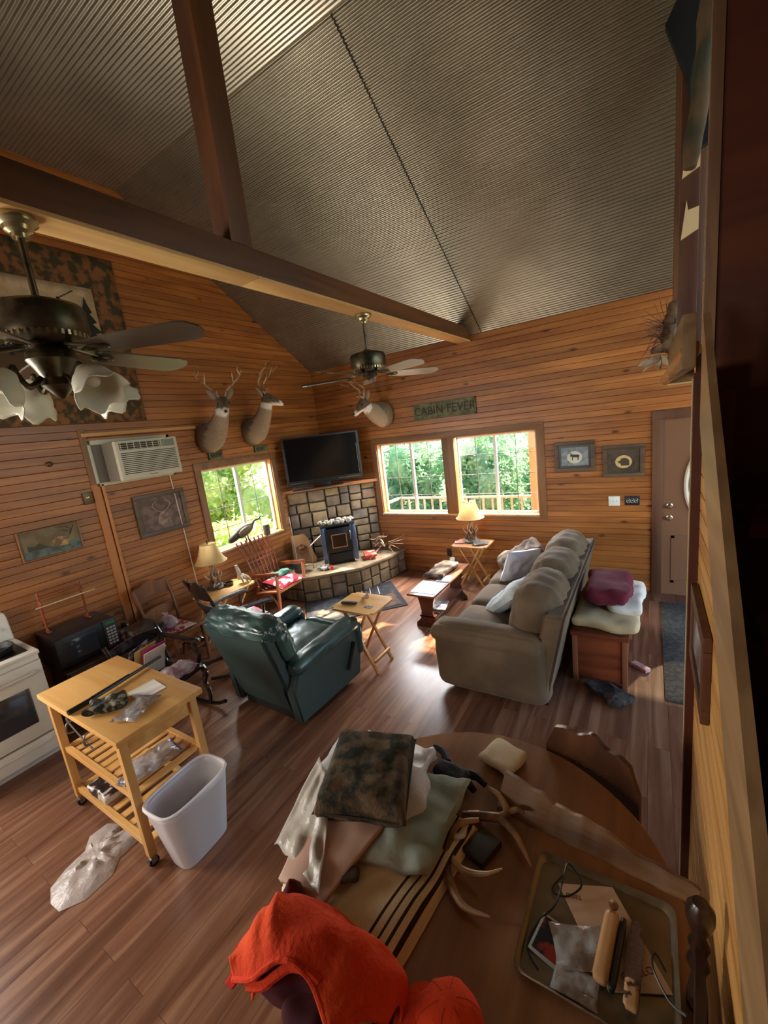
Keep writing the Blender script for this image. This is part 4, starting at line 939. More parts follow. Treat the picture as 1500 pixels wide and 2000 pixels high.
mb = MB().rbox((-.49, 0, .90), (.24, .80, .20), .095, (0, -14, 0), 18, .022, 2.8, 9, .015); mb.build('headrest', m_leather, t)
for s in (-1, 1): MB().rbox((-.42, s*.38, .76), (.13, .10, .26), .045, (0, -16, 0), 8, .012, 2.5, 3).build('wing', m_leather, t)
MB().rbox((.42, 0, .32), (.13, .56, .34), .06, (0, 6, 0), 12, .014, 2.4, 3, .02).build('footrest', m_leather, t)
MB().b2(-.38, .36, -.32, .32, .03, .3).build('base', m_blackmatte, t)
MB().bar((.18, -.44, .20), (.30, -.455, .42), .018, .05, (0, 1, 0)).build('lever', m_black, t)
# ---------------- sofa ----------------
m_sofa = mat('taupe_microfibre', S(88, 70, 50), .9, vcol=S(106, 86, 64), vscale=3, sheen=.08, bump=.15, bscale=18)
t = thing('sofa', 'brown microfibre sofa with pillow back facing the wooden bench', 'sofa', (-1.06, 3.98, 0), 180)
# local: +x is the front (world -x), y along the sofa; near arm = world low y = local +y
mb = MB().b2(-.40, .44, -.98, .98, .06, .34, .03); mb.build('frame', m_sofa, t)
for s in (-1, 1):
    MB().rbox((.05, s*.955, .34), (.94, .24, .60), .10, None, 14, .006, 1.2, s, .01).build('arm', m_sofa, t)
    MB().rbox((.08, s*.955, .545), (.92, .28, .15), .078, None, 16, .010, 1.8, s+5, .01).build('arm_pad', m_sofa, t)
def pleats(mb, amp, seed):
    for v in mb.bm.verts:
        k = max(0, min(1, (v.co.z-.58)/.22))
        v.co.x += amp*k*math.sin(v.co.y*42+seed+2.5*noise.noise(v.co*5))*.6; v.co.z += amp*.5*k*math.sin(v.co.y*38+seed)
    return mb
for k, y in enumerate((-.56, 0, .56)):
    MB().rbox((.17, y, .40), (.62, .545, .19), .075, (0, -2, 0), 14, .006, 1.2, k, .025).build('seat_cushion', m_sofa, t)
    mb = MB().rbox((-.29, y*1.08, .69), (.36, .65, .54), .15, (0, 14, 0) if False else (0, -13, 0), 22, .008, 1.4, k+3, .03); pleats(mb, .012, k); mb.build('back_cushion', m_sofa, t)
mb = MB().poly([(-.24, -1.04, .05), (-.24, 1.04, .05), (-.40, 1.02, .82), (-.40, -1.02, .82)], (-.155, 0, .02)); bmesh.ops.bevel(mb.bm, geom=mb.bm.edges[:], offset=.025, segments=3, affect='EDGES'); mb.build('outer_back', m_sofa, t)
for x in (-.36, .40):
    for y in (-.9, .9): MB().b2(x-.025, x+.025, y-.025, y+.025, 0, .07).build('foot', m_dkwood, t)
m_wpil = mat('white_cotton', S(206, 208, 218), .9, bump=.15, bscale=40)
o = MB().pillow((0, 0, 0), .42, .42, .13, None, 18, 4, .02, 1).build('throw_pillow', m_wpil, None, loc=(-1.20, 4.42, .66)); o.rotation_euler = [math.radians(q) for q in (12, 66, 150)]; tag(o, 'square white throw pillow leaning on the middle sofa back cushion', 'pillow')
o = MB().pillow((0, 0, 0), .52, .40, .15, None, 18, 4, .025, 4).build('throw_pillow', mat('pale_blue_cotton', S(176, 188, 196), .9, vcol=S(208, 214, 214), vscale=3, bump=.15, bscale=30), None, loc=(-1.14, 3.66, .60)); o.rotation_euler = [math.radians(q) for q in (-16, 40, 155)]; tag(o, 'pale blue-grey pillow slumped on the seat nearest the near sofa arm', 'pillow')
m_fur = mat('brown_fur', S(70, 52, 40), .95, bump=.9, bscale=60, vcol=S(150, 128, 104), vscale=7, vmin=.4, vmax=.62)
o = MB().rbox((0, 0, 0), (.54, .40, .26), .11, None, 14, .03, 1.6, 3).jitter(.035, 6, 2).build('fleece_throw', mat('camo_fleece', S(74, 60, 50), .95, vcol=S(132, 112, 100), vscale=7, bump=.4, bscale=40), None, loc=(-1.28, 4.78, .62)); o.rotation_euler = (.1, -.5, .3); tag(o, 'bunched brown patterned fleece in the far corner of the sofa', 'blanket')
# ---------------- bench / coffee table ----------------
m_bench = wood('bench_mahogany', S(66, 32, 22), S(94, 50, 34), 'y', scale=8, rough=.3)
t = thing('coffee_bench', 'long narrow wooden bench table with shaped ends in front of the sofa', 'table', (-2.15, 4.33, 0))
MB().b2(-.17, .17, -.55, .55, .43, .455, .006).build('top', wood('bench_top', S(110, 66, 48), S(146, 96, 74), 'y', scale=8, rough=.2, coat=.3), t)
for s in (-1, 1):
    pr = [(-.15, .0), (-.145, .05), (-.09, .10), (-.07, .20), (-.09, .32), (-.13, .43)]
    pts = [(x, z) for x, z in pr]+[(-x, z) for x, z in reversed(pr)]
    mb = MB().poly([(x, s*.42, z) for x, z in pts], (0, .03, 0)); mb.build('end_panel', m_bench, t, False)
MB().b2(-.10, .10, -.42, .44, .13, .15, .003).build('shelf', m_bench, t)
MB().b2(-.012, .012, -.42, .44, .36, .43).build('apron', m_bench, t)
m_paper = mat('white_paper', S(214, 218, 226), .5, vcol=S(120, 126, 140), vscale=22, vmin=.6, vmax=.66)
o = MB().b2(-.16, .14, -.18, .16, 0, .004).build('paper_sheet', m_paper, None, False, (-2.14, 4.02, .456)); tag(o, 'large white printed sheet on the near end of the long bench', 'paper')
o = MB().b2(-.06, .10, -.10, .10, 0, .008).build('notebook', mat('blue_grey_cover', S(150, 156, 176), .4), None, False, (-2.10, 4.30, .456)); o.rotation_euler.z = .15; tag(o, 'thin grey notebook between the white sheet and the fur on the bench', 'notebook')
mb = MB().rbox((0, 0, 0), (.26, .52, .06), .028, None, 16, .0).jitter(.05, 7, 3, .35); o = mb.build('fur_pelt', m_fur, None, loc=(-2.20, 4.52, .49)); tag(o, 'mottled brown fur pelt lying on the far half of the long bench', 'pelt')
t = thing('candle_jar', 'small clear jar candle at the far end of the long bench', 'candle', (-2.20, 4.84, .456))
MB().lathe([(0, 0), (.03, 0), (.033, .01), (.033, .075), (.029, .08), (.029, .078), (.028, .012), (0, .01)], n=18).build('jar', mat('pale_jar', S(226, 230, 226), .1, alpha=.55), t); MB().lathe([(0, .012), (.027, .012), (.027, .05), (0, .052)], n=16).build('wax', mat('cream_wax', S(230, 222, 196), .5), t)
for k in range(3):
    o = MB().b2(-.085, .085, -.12, .12, 0, .010, .001).build('magazine', mat('mag_under_%d' % k, [S(176, 176, 190), S(120, 124, 140), S(196, 192, 184)][k], .35, vcol=S(90, 92, 120), vscale=11), None, loc=(-2.12+.012*k, 4.12+.015*k, .152+.0115*k)); o.rotation_euler.z = .1*k
    tag(o, ['bottom magazine of the stack on the bench shelf', 'middle magazine of the stack on the bench shelf', 'topmost pale magazine of the stack on the bench shelf'][k], 'magazine', 'magazines on the bench shelf')
# things on the end tray table
o = MB().b2(-.07, .07, -.055, .055, 0, .014, .002).build('notebook', mat('pink_cover', S(168, 112, 104), .5), None, loc=(-2.24, 5.24, .622)); o.rotation_euler.z = .3; tag(o, 'small dusty pink notebook left of the lamp by the wide window', 'notebook')
for k in range(3):
    o = MB().box((0, 0, 0), (.17, .12, .006)).build('magazine', mat('mag_dark_%d' % k, [S(60, 60, 64), S(170, 170, 168), S(90, 92, 90)][k], .3), None, False, loc=(-1.95+.015*k, 5.20+.01*k, .627+.008*k)); o.rotation_euler.z = .2+.35*k
    tag(o, ['lowest dark booklet right of the lamp by the wide window', 'pale booklet in the middle of the pile right of the window lamp', 'grey booklet on top of the pile right of the window lamp'][k], 'booklet', 'booklets on the end tray table')
# things on the centre tray table
t = thing('remote_control', 'black remote control lying on the tray table in mid-room', 'remote', (-2.50, 2.98, .662), 100)
MB().rbox((0, 0, .013), (.045, .17, .022), .01, None, 6).build('body', m_black, t)
mb = MB()
for i in range(3):
    for j in range(7): mb.b2(-.015+i*.011, -.007+i*.011, -.065+j*.018, -.055+j*.018, .022, .0262, .001)
mb.build('buttons', mat('remote_button', S(120, 120, 124), .5), t)
t = thing('antler_carving', 'little carved antler holder on the mid-room tray table', 'ornament', (-2.40, 3.12, .662))
MB().curve([(-.04, 0, .01), (0, 0, .03), (.02, .01, .055), (.0, .02, .075)], [.016, .02, .012, .004], 7).curve([(0, 0, .02), (.04, -.01, .03), (.05, -.01, .06)], [.016, .012, .003], 7).build('carving', m_antlerpale, t)
o = MB().b2(-.04, .04, -.025, .025, 0, .002).build('card', mat('dark_card', S(70, 74, 74), .4, vcol=S(140, 146, 140), vscale=40), None, False, (-2.27, 2.98, .661)); tag(o, 'small dark printed card on the mid-room tray table', 'card')
# ---------------- chest behind the sofa ----------------
m_cedar = wood('cedar', S(92, 40, 22), S(150, 76, 44), 'x', scale=9, rough=.35, knots=True)
t = thing('cedar_chest', 'reddish cedar chest behind the sofa under folded blankets', 'chest', (-.255, 3.93, 0))
MB().b2(-.285, .10, -.44, .44, .04, .43, .004).build('body', m_cedar, t)
MB().b2(-.305, .125, -.47, .47, .43, .465, .008).build('lid', m_cedar, t)
for sx in (-.285, .085):
    for y in (-.44, .42): MB().b2(sx-.01, sx+.03, y-.012, y+.03, 0, .43, .003).build('corner_post', mat('corner_pale', S(150, 92, 62), .4) if 'corner_pale' not in D.materials else D.materials['corner_pale'], t)
def softbox(name, label, cat, loc, d, r, mt, rot=(0, 0, 0), wr=.01, jit=.01, jf=6, seed=1, cuts=14, group=None, puff=0):
    mb = MB().rbox((0, 0, 0), d, r, None, cuts, wr, 1.6, seed, puff); mb.jitter(jit, jf, seed); o = mb.build(name, mt, None, loc=loc); o.rotation_euler = [math.radians(q) for q in rot]; return tag(o, label, cat, group)
m_cream = mat('cream_blanket', S(196, 172, 132), .95, bump=.3, bscale=60)
softbox('folded_blanket', 'cream folded blanket lying directly on the cedar chest', 'blanket', (-.31, 3.90, .515), (.50, .78, .10), .045, m_cream, wr=.006, jit=.02, seed=2)
softbox('quilt', 'white quilt at the right side of the blankets on the cedar chest', 'blanket', (-.17, 4.02, .595), (.26, .66, .09), .04, mat('white_quilt', S(216, 208, 196), .95, bump=.4, bscale=30), wr=.01, jit=.03, seed=5)
softbox('folded_blanket', 'burgundy blanket rolled on top of the stack on the cedar chest', 'blanket', (-.30, 3.94, .70), (.36, .58, .15), .07, mat('burgundy_fleece', S(96, 16, 38), .95, sheen=.05, bump=.2, bscale=40), wr=.012, jit=.03, seed=8)
o = MB().rbox((0, 0, .018), (.06, .15, .036), .006, None, 4).build('small_box', mat('pink_box', S(176, 132, 124), .5, vcol=S(200, 160, 150), vscale=20), None, loc=(-.06, 3.84, 0)); o.rotation_euler.z = .9; tag(o, 'small pinkish box lying on the floor right of the cedar chest', 'box')
mb = MB().rbox((0, 0, 0), (.34, .16, .07), .033, None, 14).jitter(.05, 9, 3, .5); o = mb.build('fur_mitten', mat('dark_fur', S(30, 26, 24), .95, bump=1, bscale=70, vcol=S(66, 58, 52), vscale=20), None, loc=(-.27, 3.32, .045)); o.rotation_euler.z = -.45; tag(o, 'dark furry bundle on the floor at the near foot of the cedar chest', 'fur')
o = MB().b2(-.14, .30, -.93, .93, .0, .012, .003).build('door_mat', mat('grey_mat', S(60, 60, 56), .9, bump=.6, bscale=120, vcol=S(84, 84, 78), vscale=30), None, loc=(.25, 4.38, .001)); tag(o, 'long dark grey runner mat on the floor before the door', 'mat')
# ---------------- wall decor ----------------
def framed(name, label, cat, loc, w_, h, face, fr, mats, art, fw=.035, dep=.03, group=None):
    """flat picture; local x along the wall, z up, +y out of the wall; face = z rotation in degrees"""
    t = thing(name, label, cat, loc, face, group)
    f = MB()
    f.b2(-w_/2, w_/2, 0, dep, h/2-fw, h/2, .004).b2(-w_/2, w_/2, 0, dep, -h/2, -h/2+fw, .004).b2(-w_/2, -w_/2+fw, 0, dep-.001, -h/2+fw, h/2-fw, .002).b2(w_/2-fw, w_/2, 0, dep-.001, -h/2+fw, h/2-fw, .002)
    f.build('frame', fr, t)
    p = MB().b2(-w_/2+.01, w_/2-.01, .004, dep*.5, -h/2+.01, h/2-.01).build('picture', mats, t, False)
    if art: art(p, w_-2*fw, h-2*fw, dep*.5+.001)
    return t
def blob(pts, y, th=.0012):
    return MB().poly([(x, y, z) for x, z in pts], (0, th, 0))
# left wall pictures: face +x, so rotate -90 (local +y -> world +x); local x -> world -y
m_frdk = wood('dark_picture_frame', S(70, 52, 38), S(100, 78, 56), 'x', scale=12)
def deer_art(p, w_, h, y):
    blob([(-w_*.16, -h*.32), (-w_*.12, -h*.05), (-w_*.05, h*.05), (w_*.03, h*.05), (w_*.10, -h*.05), (w_*.16, -h*.3), (w_*.02, -h*.42)], y).build('deer_motif', mat('print_brown', S(150, 122, 104), .4, vcol=S(96, 76, 66), vscale=30), p, False)
    m = MB()
    for s in (-1, 1): m.curve([(0, y, 0), (s*.08, y, .05), (s*.10, y, .11), (s*.05, y, .14)], .004, 5)
    for s in (-1, 1): m.curve([(s*.085, y, .06), (s*.13, y, .10)], .003, 5)
    m.build('antler_motif', mat('print_tan', S(176, 150, 128), .4), p)
framed('framed_print', 'square dark framed deer picture under glass right of the upright trim', 'picture', (LX+.001, 2.61, 1.665), .60, .48, -90, m_frdk, mat('print_ground', S(84, 66, 62), .18, vcol=S(120, 96, 92), vscale=12, coat=.5), deer_art, .05)
def elk_art(p, w_, h, y):
    blob([(-w_*.48, -h*.46), (w_*.48, -h*.46), (w_*.48, -h*.2), (0, -h*.22), (-w_*.48, -h*.1)], y).build('water_motif', mat('print_water', S(96, 112, 108), .5, vcol=S(60, 72, 64), vscale=24), p, False)
    blob([(-w_*.32, -h*.12), (-w_*.3, h*.05), (-w_*.12, h*.1), (-w_*.02, h*.0), (0, -h*.12), (-.05*w_, -h*.25), (-w_*.28, -h*.26)], y+.001).build('elk_motif', mat('print_elk', S(190, 156, 96), .5, vcol=S(110, 84, 52), vscale=18), p, False)
    m = MB().curve([(-w_*.30, y, h*.05), (-w_*.36, y, h*.25), (-w_*.28, y, h*.42), (-w_*.1, y, h*.44)], .003, 5).curve([(-w_*.32, y, h*.2), (-w_*.22, y, h*.3)], .003, 5).curve([(-w_*.34, y, h*.1), (-w_*.42, y, h*.4)], .003, 5)
    m.build('antler_motif', mat('print_dark', S(62, 46, 36), .6), p)
    blob([(w_*.40, -h*.2), (w_*.40, h*.0), (w_*.30, -h*.08), (w_*.2, h*.02), (w_*.12, -h*.12), (w_*.0, -h*.2)], y+.0005).build('tree_motif', mat('print_tree', S(64, 66, 46), .6), p, False)
framed('canvas_print', 'long unframed canvas of an elk wading near the range', 'picture', (LX+.001, 1.51, 1.65), .49, .275, -90, wood('canvas_edge', S(120, 84, 52), S(150, 110, 74), 'x'), mat('canvas_sky', S(112, 96, 72), .7, vcol=S(134, 120, 92), vscale=7), elk_art, .008, .03)
# back wall pictures: face -y -> rotate 180
def moon_art(kind):
    def f(p, w_, h, y):
        if kind == 'moose':
            blob([(w_*.42, -h*.4), (w_*.42, h*.4), (-w_*.42, h*.4), (-w_*.42, -h*.4)], y-.0005).build('mat_board', mat('print_grey_blue', S(108, 116, 122), .4, vcol=S(140, 146, 148), vscale=20), p, False)
        blob([(.085*math.cos(k*PI/16), -.01+.075*math.sin(k*PI/16)) for k in range(32)], y+.001).build('moon_motif', mat('moon_'+kind, S(206, 200, 178) if kind == 'moose' else S(206, 176, 118), .4), p, False)
        d = mat('print_sil_'+kind, S(56, 54, 52), .5)
        if kind == 'moose':
            m = blob([(-.055, .0), (-.05, .02), (.02, .025), (.035, .035), (.055, .01), (.05, -.0), (.03, .0), (.03, -.045), (.022, -.045), (.018, -.01), (-.03, -.012), (-.035, -.045), (-.043, -.045), (-.045, -.01)], y+.002); m.poly([(.03, y+.002, .035), (.06, y+.002, .05), (.05, y+.002, .03)], (0, .001, 0))
            m.build('moose_motif', d, p, False)
        else:
            blob([(-.06, -.045), (-.055, .01), (-.02, .035), (.02, .03), (.04, .0), (.06, .0), (.055, -.02), (.03, -.03), (.025, -.055), (-.05, -.055)], y+.002).build('bear_motif', mat('print_bear', S(70, 54, 40), .5), p, False)
            blob([(-.14, -.10), (-.12, .06), (-.105, -.10)], y+.002).build('tree_motif', D.materials['print_tree'], p, False)
    return f
framed('framed_print', 'framed moose and moon print, left of the two by the door', 'picture', (-.78, H0-.001, 1.695), .45, .37, 180, m_frdk, mat('mat_dark', S(60, 58, 56), .3), moon_art('moose'), .045, .03)
framed('framed_print', 'framed bear and moon print, nearest the door', 'picture', (-.26, H0-.001, 1.61), .42, .375, 180, m_frdk, mat('mat_brown', S(84, 70, 56), .3, vcol=S(66, 58, 48), vscale=14), moon_art('bear'), .045, .03)
# picture on the stair wall
t = thing('framed_print', 'thick dark wooden frame hanging on the boarded stair wall at right', 'picture', (SX-.001, 1.70, 1.42), 0)
f = MB(); y0, y1, z0, z1 = -.23, .23, -.15, .155
f.b2(-.024, 0, y0, y1, z1-.05, z1, .004).b2(-.024, 0, y0, y1, z0, z0+.05, .004).b2(-.023, 0, y0, y0+.05, z0+.05, z1-.05, .002).b2(-.023, 0, y1-.05, y1, z0+.05, z1-.05, .002)
f.build('frame', wood('walnut_frame', S(74, 42, 30), S(104, 66, 48), 'z', scale=12), t)
MB().b2(-.014, -.006, y0+.04, y1-.04, z0+.04, z1-.04).build('picture', mat('glazed_picture', S(150, 156, 160), .15, vcol=S(110, 104, 96), vscale=6), t, False)
# signs
def txt(body, size, mt, parent, loc, rot, ext=.003):
    c = D.curves.new('lettering', 'FONT'); c.body = body; c.size = size; c.extrude = ext; c.align_x = 'CENTER'; c.align_y = 'CENTER'; c.space_character = 1.05
    tmp = D.objects.new('lettering', c); C.objects.link(tmp)
    dg = bpy.context.evaluated_depsgraph_get(); me = D.meshes.new_from_object(tmp.evaluated_get(dg)); D.objects.remove(tmp)
    me.materials.clear(); me.materials.append(mt)
    o = D.objects.new('lettering', me); C.objects.link(o); o.parent = parent; o.location = loc; o.rotation_euler = [math.radians(q) for q in rot]; return o
m_signg = mat('sign_green', S(80, 82, 56), .7, vcol=S(112, 108, 76), vscale=14, bump=.3)
m_signd = mat('sign_dark', S(50, 44, 32), .7)
def sign(label, loc, w_, h, rz, body, size, sx=1):
    t = thing('wall_sign', label, 'sign', loc, rz)
    b = MB().b2(-w_/2, w_/2, 0, .018, -h/2, h/2, .003).b2(-w_/2, w_/2, .0, .024, h/2-.018, h/2, .002).b2(-w_/2, w_/2, .0, .024, -h/2, -h/2+.018, .002).b2(-w_/2, -w_/2+.018, .0, .024, -h/2, h/2, .002).b2(w_/2-.018, w_/2, .0, .024, -h/2, h/2, .002).build('board', m_signg, t, False)
    l = txt(body, size, m_signd, t, (0, .020, 0), (90, 0, 180)); l.scale.x = sx
    return t
sign('green-brown sign reading CABIN FEVER above the wide window', (-2.45, H0-.001, 2.472), .94, .225, 180, 'CABIN FEVER', .165, .92)
sign('tiny wooden name sign under the left deer mount', (LX+.001, 3.46, 2.23), .21, .10, -90, 'HANK', .08, .9)
sign('tiny wooden name sign under the right deer mount', (LX+.001, 4.23, 2.235), .24, .09, -90, 'JEWEL', .07, .85)
# switch, plates, thermostat
t = thing('switch_plate', 'white triple light switch plate beside the bear picture', 'switch', (-.36, H0-.001, 1.13))
MB().b2(-.06, .06, -.008, 0, -.058, .058, .003).build('plate', m_white, t)
for k in range(3): MB().b2(-.036+k*.032, -.028+k*.032, -.018, -.006, -.012, .012, .002).build('toggle', m_white, t)
t = thing('ornate_plate', 'dark ornate hook plate right of the white switches', 'switch', (-.175, H0-.001, 1.135))
MB().b2(-.075, .075, -.006, 0, -.055, .055, .003).build('plate', m_iron, t)
m = MB()
for x in (-.04, 0, .04): m.lathe([(0, 0), (.013, .002), (.008, .012), (0, .014)], (x, -.006, 0), 10, euler(90, 0, 0).to_3x3()).tube([(x+.018*math.cos(k*PI/6), -.008, .028*math.sin(k*PI/6)) for k in range(12)], .003, 5, closed=True)
m.build('scrollwork', m_steel, t)
t = thing('wall_outlet', 'dark wall outlet low on the wall beneath the wide window', 'outlet', (-2.57, H0-.001, .35))
MB().b2(-.036, .036, -.007, 0, -.058, .058, .003).build('plate', m_blackmatte, t); MB().b2(-.016, .016, -.010, -.006, -.04, -.008, .003).b2(-.016, .016, -.010, -.006, .008, .04, .003).build('sockets', m_black, t)
t = thing('thermostat', 'small bronze square thermostat at the left edge of the upright trim', 'thermostat', (LX+.001, 1.90, 1.98))
MB().b2(0, .02, -.045, .045, -.06, .06, .006).build('body', mat('bronze', S(84, 66, 42), .35, .5), t); MB().ell((.02, 0, .01), (.012, .018, .02)).build('dial', mat('brass_dial', S(190, 176, 130), .25, .8), t)
o = MB().ell((0, 0, 0), (.014, .03, .026)).build('wall_bell', D.materials['bronze'], None, loc=(LX+.012, 1.66, 2.36)); tag(o, 'little round bronze knob on the boards left of the air conditioner', 'knob')
# air conditioner
m_acw = mat('ac_cream', S(196, 190, 168), .5); m_acg = mat('ac_side_grey', S(120, 112, 98), .6)
t = thing('air_conditioner', 'cream window air conditioner mounted through the left wall', 'air conditioner', (LX, 2.44, 2.31))
fr = MB(); fr.b2(0, .02, -.43, .44, .19, .235, .003).b2(0, .02, -.43, .44, -.235, -.20, .003).b2(0, .02, -.43, -.40, -.235, .235, .003).b2(0, .02, .40, .44, -.235, .235, .003).build('wall_flange', m_acw, t)
MB().b2(0, .012, -.42, .42, -.22, .22).build('filler_panel', m_acg, t)
bd = MB().b2(.0, .24, -.30, .345, -.20, .19, .006).build('case', m_acg, t)
fc = MB().b2(.24, .30, -.305, .35, -.205, .195, .012).build('front_panel', m_acw, t)
g = MB()
for i in range(12): g.b2(.299, .304, -.27, .315, -.145+i*.019, -.138+i*.019, .001)
g.build('louvre_slots', m_blackmatte, fc, False)
MB().b2(.299, .302, -.27, .155, .10, .175, .001).build('outlet_grille', m_blackmatte, fc, False)
g = MB()
for i in range(7): g.b2(.30, .306, -.26+i*.066, -.254+i*.066, .10, .175, .001)
for i in range(4): g.b2(.30, .306, -.27, .155, .105+i*.021, .110+i*.021, .001)
g.build('grille_bars', m_acw, fc, False)
MB().b2(.299, .303, .17, .315, .10, .175, .002).b2(.302, .306, .22, .25, .12, .16, .002).build('control_panel', mat('ac_panel', S(120, 122, 108), .4), fc)
MB().b2(.299, .303, -.02, .06, -.178, -.170, .001).build('badge', m_acg, fc)
c = MB().curve([(LX+.02, 2.79, 2.10), (LX+.02, 2.80, 1.75), (LX+.02, 2.815, 1.3), (LX+.02, 2.83, .75), (LX+.03, 2.84, .45), (LX+.05, 2.76, .2), (LX+.05, 2.7, .1)], .0055, 6).build('power_cord', m_acw, None); tag(c, 'thin cream cord hanging from the air conditioner down the wall', 'cord')
# quilt
t = thing('wall_quilt', 'patchwork wall quilt with brown camouflage border behind the near ceiling fan', 'quilt', (LX+.004, 1.90, 3.53))
m_camoq = mat('quilt_border', S(62, 54, 36), .95, vcol=S(126, 84, 50), vscale=11, vmin=.44, vmax=.56, bump=.5, bscale=60)
def qs(y0, y1, z0, z1, x, mt, nm, par):
    m = MB(); m.shell(lambda u, v: Vector((x+.006*noise.noise(Vector((u*6, v*6, x*50)))+.012*v*0, y0+(y1-y0)*u, z0+(z1-z0)*v)), 16, 16); o = m.build(nm, mt, par); solid(o, .006); return o
qs(-.80, .77, -.81, .82, .012, m_camoq, 'border', t)
qs(-.52, .50, -.52, .50, .022, mat('quilt_sky', S(176, 154, 124), .95, vcol=S(192, 172, 144), vscale=8, bump=.6, bscale=40), 'sky_panel', t)
def qpoly(pts, x, c, nm):
    MB().poly([(x, y, z) for y, z in pts], (.006, 0, 0)).build(nm, c if not isinstance(c, tuple) else mat(nm+'_fabric', c, .95, bump=.4, bscale=50), t, False)
qpoly([(-.52, .12), (-.25, .30), (-.05, .12), (.12, .24), (.30, .10), (.50, .02), (.50, -.52), (-.52, -.52)], .029, S(142, 112, 74), 'hills')
qpoly([(-.52, -.1), (-.1, -.05), (.2, -.16), (.5, -.12), (.5, -.52), (-.52, -.52)], .036, S(84, 66, 46), 'ground')
tm = mat('tree_fabric', S(34, 40, 34), .95)
for (cy, cz, s_) in ((.40, -.14, .52), (-.30, -.2, .46)):
    pts = [(cy-.015, cz), (cy-.015, cz+.03)]
    for i in range(5): pts += [(cy-.15*s_*2*(1-i*.18), cz+.03+i*.18*s_), (cy-.05*s_*(1.4-i*.2), cz+.03+(i+.8)*.18*s_)]
    pts.append((cy, cz+s_*1.05)); pts += [(2*cy-a, b) for a, b in reversed(pts[:-1])]
    qpoly(pts, .043, tm, 'pine_tree')
gm = MB()
for i in range(5):
    for s in (-1, 1): gm.box((.033, .18+i*.035*.9, .36+(.02*i if s > 0 else -.03*i)), (.004, .03, .010), (25*s, 0, 0))
gm.build('geese', tm, t, False)
# ---------------- deer mounts ----------------
def hide_mat():
    m = D.materials.new('deer_hide'); m.use_nodes = True; n = m.node_tree.nodes; l = m.node_tree.links; b = n['Principled BSDF']; b.inputs['Roughness'].default_value = .9; b.inputs['Sheen Weight'].default_value = .1
    at = n.new('ShaderNodeAttribute'); at.attribute_name = 'coat'
    t = n.new('ShaderNodeTexNoise'); t.inputs['Scale'].default_value = 40; tc = n.new('ShaderNodeTexCoord'); l.new(tc.outputs['Object'], t.inputs[0])
    hs = n.new('ShaderNodeHueSaturation'); mr = n.new('ShaderNodeMapRange'); l.new(t.outputs[0], mr.inputs[0]); mr.inputs['To Min'].default_value = .7; mr.inputs['To Max'].default_value = 1.25
    l.new(mr.outputs[0], hs.inputs['Value']); l.new(at.outputs['Color'], hs.inputs['Color']); l.new(hs.outputs[0], b.inputs['Base Color'])
    bp = n.new('ShaderNodeBump'); bp.inputs['Strength'].default_value = .4; bp.inputs['Distance'].default_value = .004; l.new(t.outputs[0], bp.inputs['Height']); l.new(bp.outputs[0], b.inputs['Normal']); return m
m_hide = hide_mat(); m_ear = mat('ear_inner', S(150, 132, 116), .9); m_eye = mat('deer_eye', S(14, 10, 8), .08); m_nose = mat('deer_nose', S(22, 18, 17), .35)
